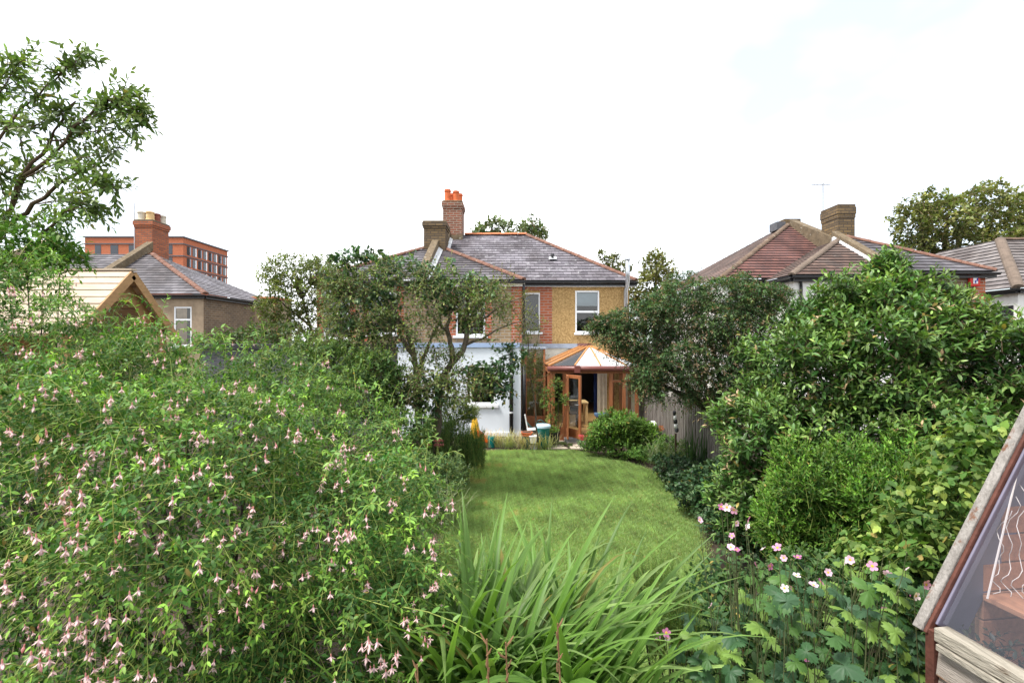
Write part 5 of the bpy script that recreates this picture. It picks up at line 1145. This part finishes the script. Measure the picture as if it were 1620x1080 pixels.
def anemone_flower(seed, pc, n=6):
    rng = np.random.default_rng(seed); V = []; T = []; C = []
    for k in range(n):
        a = 2 * math.pi * k / n + rng.uniform(-.1, .1); ca_, sa = math.cos(a), math.sin(a); b0 = len(V); cup = rng.uniform(.05, .35)
        for t_, s_ in ((.12, .10), (.45, .30), (.8, .36), (1.0, .16)):
            for q in (-1, 0, 1):
                r_ = t_ * (1 - .05 * abs(q)); zz = cup * t_ ** 1.5 + (.04 if q else 0); V.append((r_ * ca_ - q * s_ * sa, r_ * sa + q * s_ * ca_, zz)); C.append(np.array(pc) * (1.1 - .35 * (1 - t_)) * rng.uniform(.92, 1.08))
        for i in range(3):
            for j in range(2):
                p = b0 + i*3 + j; T += [(p, p+1, p+4), (p, p+4, p+3)]
    for rr_, zz, cc in ((.26, .07, (.75,.42,.03)), (.12, .13, (.35,.42,.05))):
        b0 = len(V); V.append((0, 0, zz + .05)); C.append(cc)
        for k in range(10): a = 2*math.pi*k/10; V.append((rr_*math.cos(a), rr_*math.sin(a), zz)); C.append(cc)
        T += [(b0, b0+1+k, b0+1+(k+1) % 10) for k in range(10)]
    return col_mesh('flower', V, T, C, 'petal')
AN = root('japanese_anemone', (1.5, 2.9, 0), 'pink japanese anemones with big lobed leaves beside the potting shed', 'plant')
LM = [lobed_leaf(i, c) for i, c in enumerate(((.035,.09,.03),(.05,.115,.03),(.035,.085,.035),(.07,.15,.03),(.045,.10,.045),(.14,.23,.045)))]
AF = [anemone_flower(i, c, n) for i, (c, n) in enumerate((((.70,.46,.60),6),((.78,.62,.70),5),((.48,.17,.34),5),((.60,.30,.46),5)))]
rng = np.random.default_rng(90); mbs = MB()
def put(me, name, p, nrm_, s, spin, par):
    z = Vector(nrm_).normalized(); x = Vector((math.cos(spin), math.sin(spin), 0)); x = (x - z * x.dot(z)).normalized(); y = z.cross(x)
    o = bpy.data.objects.new(name, me); link(o, par)
    o.matrix_basis = Matrix(((x.x*s, y.x*s, z.x*s, p[0]), (x.y*s, y.y*s, z.y*s, p[1]), (x.z*s, y.z*s, z.z*s, p[2]), (0, 0, 0, 1)))
for i in range(300):
    D = rng.uniform(2.3, 3.7); px = rng.uniform(1070, 1490); lo = 880 if px > 1170 else 960
    py = rng.uniform(lo + (3.7 - D) * 30, 1120); p = at(px, py, D)
    if px > 1420 and py > 930: p = at(px, py, 2.75)
    if p.z < .25: continue
    nn = Vector((rng.normal() * .45, -.4 + rng.normal() * .4, 1)); put(LM[min(int(rng.integers(7)), 5)], 'leaf', p, nn, rng.uniform(.045, .085), rng.uniform(-3.1, 3.1), AN)
    mbs.tube([(p.x + rng.normal()*.05, p.y + .1 + rng.normal()*.05, max(.05, p.z - .4)), (p.x, p.y, p.z)], .002, 4, False)
FLW = [(1107,822),(1141,801),(1150,802),(1161,806),(1165,827),(1183,822),(1181,832),(1158,847),(1156,865),(1165,869),(1208,868),(1230,866),(1240,882),(1262,881),(1241,930),(1248,928),(1125,958),(1054,1000),(1056,1008),(1041,1006),(1287,925),(1298,920),(1336,887),(1380,895),(1404,908),(1438,937),(1449,942),(1399,965),(1347,1027),(1273,1041),(1237,958),(1176,1028),(1345,885),(1218,895),(1434,898),(1465,924),(1310,905),(1195,893),(1260,910)]
for i, (px, py) in enumerate(FLW):
    D = 2.75 + .3 * math.sin(i * 2.1); p = at(px, py, D); nn = Vector((rng.normal() * .8, -.7 + rng.normal() * .5, .55 + rng.normal() * .5))
    put(AF[[0, 2, 1, 3][i % 4]], 'flower', p, nn, rng.uniform(.019, .027), rng.uniform(0, 6), AN)
    b_ = Vector((p.x + .1 + rng.uniform(-.05, .15), p.y + .1, .4)); mid = p.lerp(b_, .45) + Vector((rng.normal() * .03, 0, 0)); mbs.tube([b_, mid, p - Vector(nn).normalized() * .01], [.004, .003, .0018], 5, False)
for i in range(60):     # spent stalks and seed heads between the flowers
    D = rng.uniform(2.6, 3.1); q = at(rng.uniform(1150, 1440), rng.uniform(870, 940), D); b_ = q + Vector((rng.normal() * .05, .05, -.35)); mbs.tube([b_, b_.lerp(q, .6) + Vector((rng.normal() * .02, 0, 0)), q], [.0025, .002, .0014], 4, False); mbs.lathe(q, [(.001,-.006),(.006,0),(.001,.006)], 6)
tag(mbs.build('stems', 'olive_stem', AN, smooth=True), kind='stuff')

# ------------------------------------------------------------------ the fuchsia that fills the left foreground
FE = [E(20,550,4.2,125,120,.9), E(120,595,4.1,110,100,.8), E(210,640,4.0,120,100,.9), E(190,580,4.1,90,75,.6), E(330,645,3.9,120,90,.9), E(450,670,4.1,110,80,.8), E(540,722,4.2,80,72,.8), E(590,800,3.9,65,60,.6), E(110,720,2.75,200,135,.6), E(330,765,2.7,190,125,.6), E(520,825,2.85,150,115,.6),
      E(90,960,2.8,210,140,.5), E(320,1000,2.7,230,130,.5), E(520,1000,2.6,120,110,.45), E(600,920,2.8,75,85,.5)]
FGp = dict(slen=(.2,.62), nl=18, L=.040, wr=.43, alpha=66, out=.75, up=.35, rnd=.62, droop=.45, inset=.45, old=(.045,.12,.025), new=(.25,.43,.055), newk=1.0, opposite=True, upn=.95, jit=.28, hang=.1)
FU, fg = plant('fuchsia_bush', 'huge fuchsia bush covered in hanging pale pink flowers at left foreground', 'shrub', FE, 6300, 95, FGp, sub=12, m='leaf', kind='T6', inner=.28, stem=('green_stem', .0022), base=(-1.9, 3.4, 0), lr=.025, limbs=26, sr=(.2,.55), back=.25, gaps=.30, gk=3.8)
def fuchsia_flower(seed, bud=False):
    rng = np.random.default_rng(seed); V = []; T = []; C = []
    def ring_tube(prof, n, col):
        b0 = len(V)
        for r_, z in prof:
            for k in range(n): a = 2*math.pi*k/n; V.append((r_*math.cos(a), r_*math.sin(a), z)); C.append(col)
        for i in range(len(prof)-1):
            for k in range(n):
                p = b0+i*n+k; q = b0+i*n+(k+1) % n; T.extend([(p, q, q+n), (p, q+n, p+n)])
    pk = (.58,.27,.26); pale = (.70,.50,.50); lil = (.58,.42,.48)
    ring_tube([(.0008,0),(.0008,-.022)], 4, (.25,.22,.08)); ring_tube([(.001,-.021),(.0028,-.025),(.003,-.036)], 6, pk)
    if bud: ring_tube([(.003,-.036),(.0062,-.045),(.006,-.053),(.0025,-.062),(.0004,-.066)], 7, (.68,.34,.36)); return col_mesh('bud', V, T, C, 'petal')
    op = rng.uniform(-.2, .9)
    for k in range(4):
        a = 2*math.pi*k/4 + rng.uniform(-.2,.2); ca_, sa = math.cos(a), math.sin(a); b0 = len(V)
        for t_, w in ((0,.0028),(.45,.0042),(1,.0006)):
            r_ = .003 + .019*t_; z = -.036 - .020*t_ + .010*op*t_*t_ - .004*(1-t_)
            for q in (-1, 1): V.append((r_*ca_ - q*w*sa, r_*sa + q*w*ca_, z)); C.append(np.array(pale)*(1 if t_ < .8 else .95))
        for i in range(2): p = b0+i*2; T.extend([(p, p+1, p+3), (p, p+3, p+2)])
    ring_tube([(.003,-.036),(.0068,-.045),(.0072,-.052),(.0050,-.058)], 8, lil)
    for k in range(4):
        a = k*1.7; V0 = len(V); dx, dy = .003*math.cos(a), .003*math.sin(a); V.extend([(dx,dy,-.055),(dx+.0007,dy,-.055),(dx*1.4,dy*1.4,-.078-.004*k)]); C.extend([pale]*3); T.append((V0, V0+1, V0+2))
    return col_mesh('flower', V, T, C, 'petal')
FF = [fuchsia_flower(i) for i in range(5)]; FB = [fuchsia_flower(10, True)]
rng = np.random.default_rng(97)
tips = fg['tip']; ipx = CX + tips[:, 0] / tips[:, 1] * F; ipy = CY - (tips[:, 2] - CH) / tips[:, 1] * F
ok = np.where((ipx > -10) & (ipx < 720) & (ipy < 1085) & (ipy > 430) & (tips[:, 1] < 4.6))[0]
vd = nrm(np.array([0, 0, CH]) - tips); dist = np.linalg.norm(tips, axis=1)
# prefer the shoots nearest the eye in each patch of the bush, so that the flowers hang outside the leaves
best = {}
for i in ok:
    c_ = (int(ipx[i] // 36), int(ipy[i] // 36))
    if c_ not in best or tips[i, 1] < tips[best[c_], 1]: best[c_] = i
ch = list(best.values()); rng.shuffle(ch); cnt = 0
EV, ET, EC, eb = [], [], [], 0
for i in ch:
    k = int(rng.choice([0, 1, 2, 3, 5, 7], p=[.12, .2, .22, .2, .15, .11]))
    for j in range(k):
        toc = vd[i]; p = tips[i] + toc * .04 + rng.normal(size=3) * np.array([.028, .02, .022]); s = rng.uniform(.7, 1.1)
        if cnt >= 292:      # the further flowers, joined
            me_ = FF[int(rng.integers(5))]; v_ = np.array([q.co[:] for q in me_.vertices]); a_ = rng.uniform(0, 6.28); ro = np.array([[math.cos(a_), -math.sin(a_), 0], [math.sin(a_), math.cos(a_), 0], [0, 0, 1]])
            EV.append(v_ @ ro.T * s + p); ET.append(np.array([q.vertices[:] for q in me_.polygons]) + eb); EC.append(np.array([q.color[:3] for q in me_.color_attributes['Col'].data])); eb += len(v_); continue
        bud = rng.random() < .2; s *= .75; o = bpy.data.objects.new('bud' if bud else 'flower', (FB if bud else FF)[int(rng.integers(1 if bud else 5))]); link(o, FU)
        o.location = p; o.scale = (s, s, s); o.rotation_euler = (rng.normal() * .18, rng.normal() * .18, rng.uniform(0, 6.28)); cnt += 1
if EV: np_mesh('flowers', np.concatenate(EV), np.concatenate(ET), 'petal', FU, np.concatenate(EC), kind='stuff')
# long arching new shoots
g2 = []
rg = np.random.default_rng(98)
for px, py, D, dx, dz, ln, n_ in ((560,690,3.7,.9,.45,.75,22),(590,720,3.6,1,.25,.55,18),(480,600,4.0,.5,.9,.45,14),(400,590,3.9,.3,1,.4,12),(250,520,4.0,.4,1,.45,14),(140,540,4.2,.2,1,.5,16),(300,560,3.8,.6,.8,.5,16),(60,520,4.4,.2,1,.6,16),(20,500,4.3,.3,1,.5,16),(180,560,4.0,-.2,1,.5,16),(95,500,4.3,.8,.5,.5,16),(225,560,3.9,.3,1,.5,16),(370,570,3.9,.2,1,.35,12),(500,620,3.9,.2,1,.4,14),(430,640,3.5,.7,.6,.6,18),(360,860,2.3,.5,.2,.4,16),(640,960,2.2,1,.1,.45,18),(200,690,2.6,.9,.5,.5,16),(140,900,2.0,.2,.3,.35,12)):
    p = np.array([tuple(at(px, py, D))]); g2.append(grow(p, np.array([[dx, -.1, dz]]), rg, **dict(FGp, slen=(ln, ln), nl=n_, inset=0, rnd=.08, up=0, out=1, droop=.35, L=.055, old=(.09,.19,.04), new=(.24,.38,.07))))
_p = fg['stem'][:, 2]; _px = CX + _p[:, 0] / _p[:, 1] * F; _py = CY - (_p[:, 2] - CH) / _p[:, 1] * F
_top = {}
for _i in range(len(_p)):
    if -20 < _px[_i] < 760:
        for _c in (int(_px[_i] // 14), 1000 + int(_px[_i] // 9) * 31 % 97):
            if _c not in _top or _py[_i] < _py[_top[_c]]: _top[_c] = _i
_ii = np.array(sorted(set(_top.values()) | set(rg.integers(0, len(_p), 70).tolist()))); _n = np.tile(np.array([[.12, -.25, .7]]), (len(_ii), 1))
g2.append(grow(_p[_ii], _n, rg, **dict(FGp, slen=(.22, .6), nl=16, inset=.0, rnd=.42, up=.2, out=1, droop=.55, L=.045, old=(.08,.17,.035), new=(.24,.38,.07))))
a = cat_(g2); leaves('shoot_leaves', a['P'], a['A'], a['N'], a['L'], a['W'], a['C'], 'leaf', FU, 'T6')
Cn = np.concatenate([q['stem'] for q in g2]); tubes('arching_shoots', Cn, np.linspace(1, .5, 5)[None] * .0032 * np.ones((len(Cn), 1)), 'green_stem', FU, k=4)

# ------------------------------------------------------------------ cherry tree reaching in at upper left
CT, cp = limb_tree('cherry_tree', 'cherry tree branches with long leaves reaching in at upper left', [
    ([(-260,1000,5.2),(-230,800,5.2),(-150,600,5.1),(-60,440,5.0),(0,370,4.9),(30,290,4.8),(75,225,4.7),(120,160,4.6)], .05, .008),
    ([(0,370,4.9),(55,322,4.7),(105,285,4.5),(150,262,4.4)], .025, .006), ([(30,290,4.8),(90,235,4.6),(130,190,4.5),(175,160,4.4),(205,178,4.4)], .02, .004),
    ([(-60,440,5),(-30,300,4.8),(10,200,4.7),(60,150,4.6),(110,105,4.5)], .02, .004), ([(-30,300,4.8),(-20,180,4.7),(20,130,4.7)], .02, .004), ([(-60,440,5),(40,400,4.7),(100,340,4.5),(140,330,4.4)], .02, .005),
    ([(75,225,4.7),(120,215,4.6),(180,205,4.5)], .01, .004), ([(0,370,4.9),(40,260,4.9),(20,180,4.9)], .015, .004), ([(105,285,4.5),(150,285,4.4),(185,300,4.3)], .006, .003), ([(130,190,4.5),(165,175,4.4),(195,145,4.4)], .006, .003), ([(60,150,4.6),(95,115,4.5),(135,88,4.4)], .006, .003), ([(30,290,4.8),(70,265,4.6),(120,250,4.5),(180,240,4.4)], .008, .003), ([(10,200,4.7),(50,200,4.6),(100,180,4.5)], .007, .003), ([(-20,180,4.7),(10,130,4.6),(40,95,4.6)], .007, .003), ([(55,322,4.7),(100,320,4.5),(150,325,4.4)], .007, .003), ([(175,160,4.4),(205,190,4.4),(222,180,4.4)], .004, .002), ([(0,370,4.9),(10,330,4.7),(-5,260,4.6)], .008, .003)], m='brown_stem', seed=9, n=7)
rng = np.random.default_rng(99); P = []; Nn = []
for pth in cp:
    d = np.gradient(pth, axis=0); d = nrm(d); m_ = len(pth)
    for k in range(24):
        i = int(rng.uniform(.35, 1) * (m_ - 1)); f = rng.random(); q = pth[i] * (1 - f) + pth[min(i+1, m_-1)] * f
        if q[0] < -6.4: continue
        P.append(q + rng.normal(size=3) * .035); Nn.append(nrm(d[i] * .7 + rng.normal(size=3) * .6))
g_ = grow(np.array(P), np.array(Nn), rng, slen=(.1, .27), nl=10, L=.085, wr=.40, alpha=50, out=1, up=.25, rnd=.3, droop=.1, inset=.05, old=(.10,.165,.045), new=(.22,.29,.09), hang=.25, upn=.7, jit=.4)
leaves('crown', g_['P'], g_['A'], g_['N'], g_['L'], g_['W'], g_['C'], 'leaf', CT, 'T6'); tubes('twigs', g_['stem'], np.linspace(1, .5, 5)[None] * .0035 * np.ones((len(g_['stem']), 1)), 'brown_stem', CT)
plant('leafy_climber', 'bright green leafy growth below the cherry branches at left edge', 'shrub', [E(45,375,4.6,50,38,.4), E(90,400,4.6,30,20,.3), E(-20,420,4.6,50,40,.4)], 170, 100,
      dict(slen=(.15,.35), nl=11, L=.075, wr=.45, alpha=60, out=.6, up=.5, rnd=.5, droop=.3, inset=.5, old=(.07,.16,.03), new=(.17,.32,.05)), sub=5, inner=.4, stem=('green_stem', .003), lr=.015)

# plant seen inside the potting shed behind the glass
sp = S(.12, .16, 1.45)
plant('shed_plant', 'dark leafy plant inside the potting shed behind the lower glass corner', 'plant', [(sp.x, sp.y, sp.z, .06, .10, .18), (sp.x+.03, sp.y-.18, sp.z, .05, .14, .08)], 90, 101,
      dict(slen=(.08,.16), nl=8, L=.034, wr=.5, alpha=60, out=.7, up=.6, rnd=.5, droop=.1, inset=.4, old=(.025,.035,.02), new=(.05,.06,.03)), sub=4, inner=.3, stem=('brown_stem', .0018), lr=.006, limbs=4)
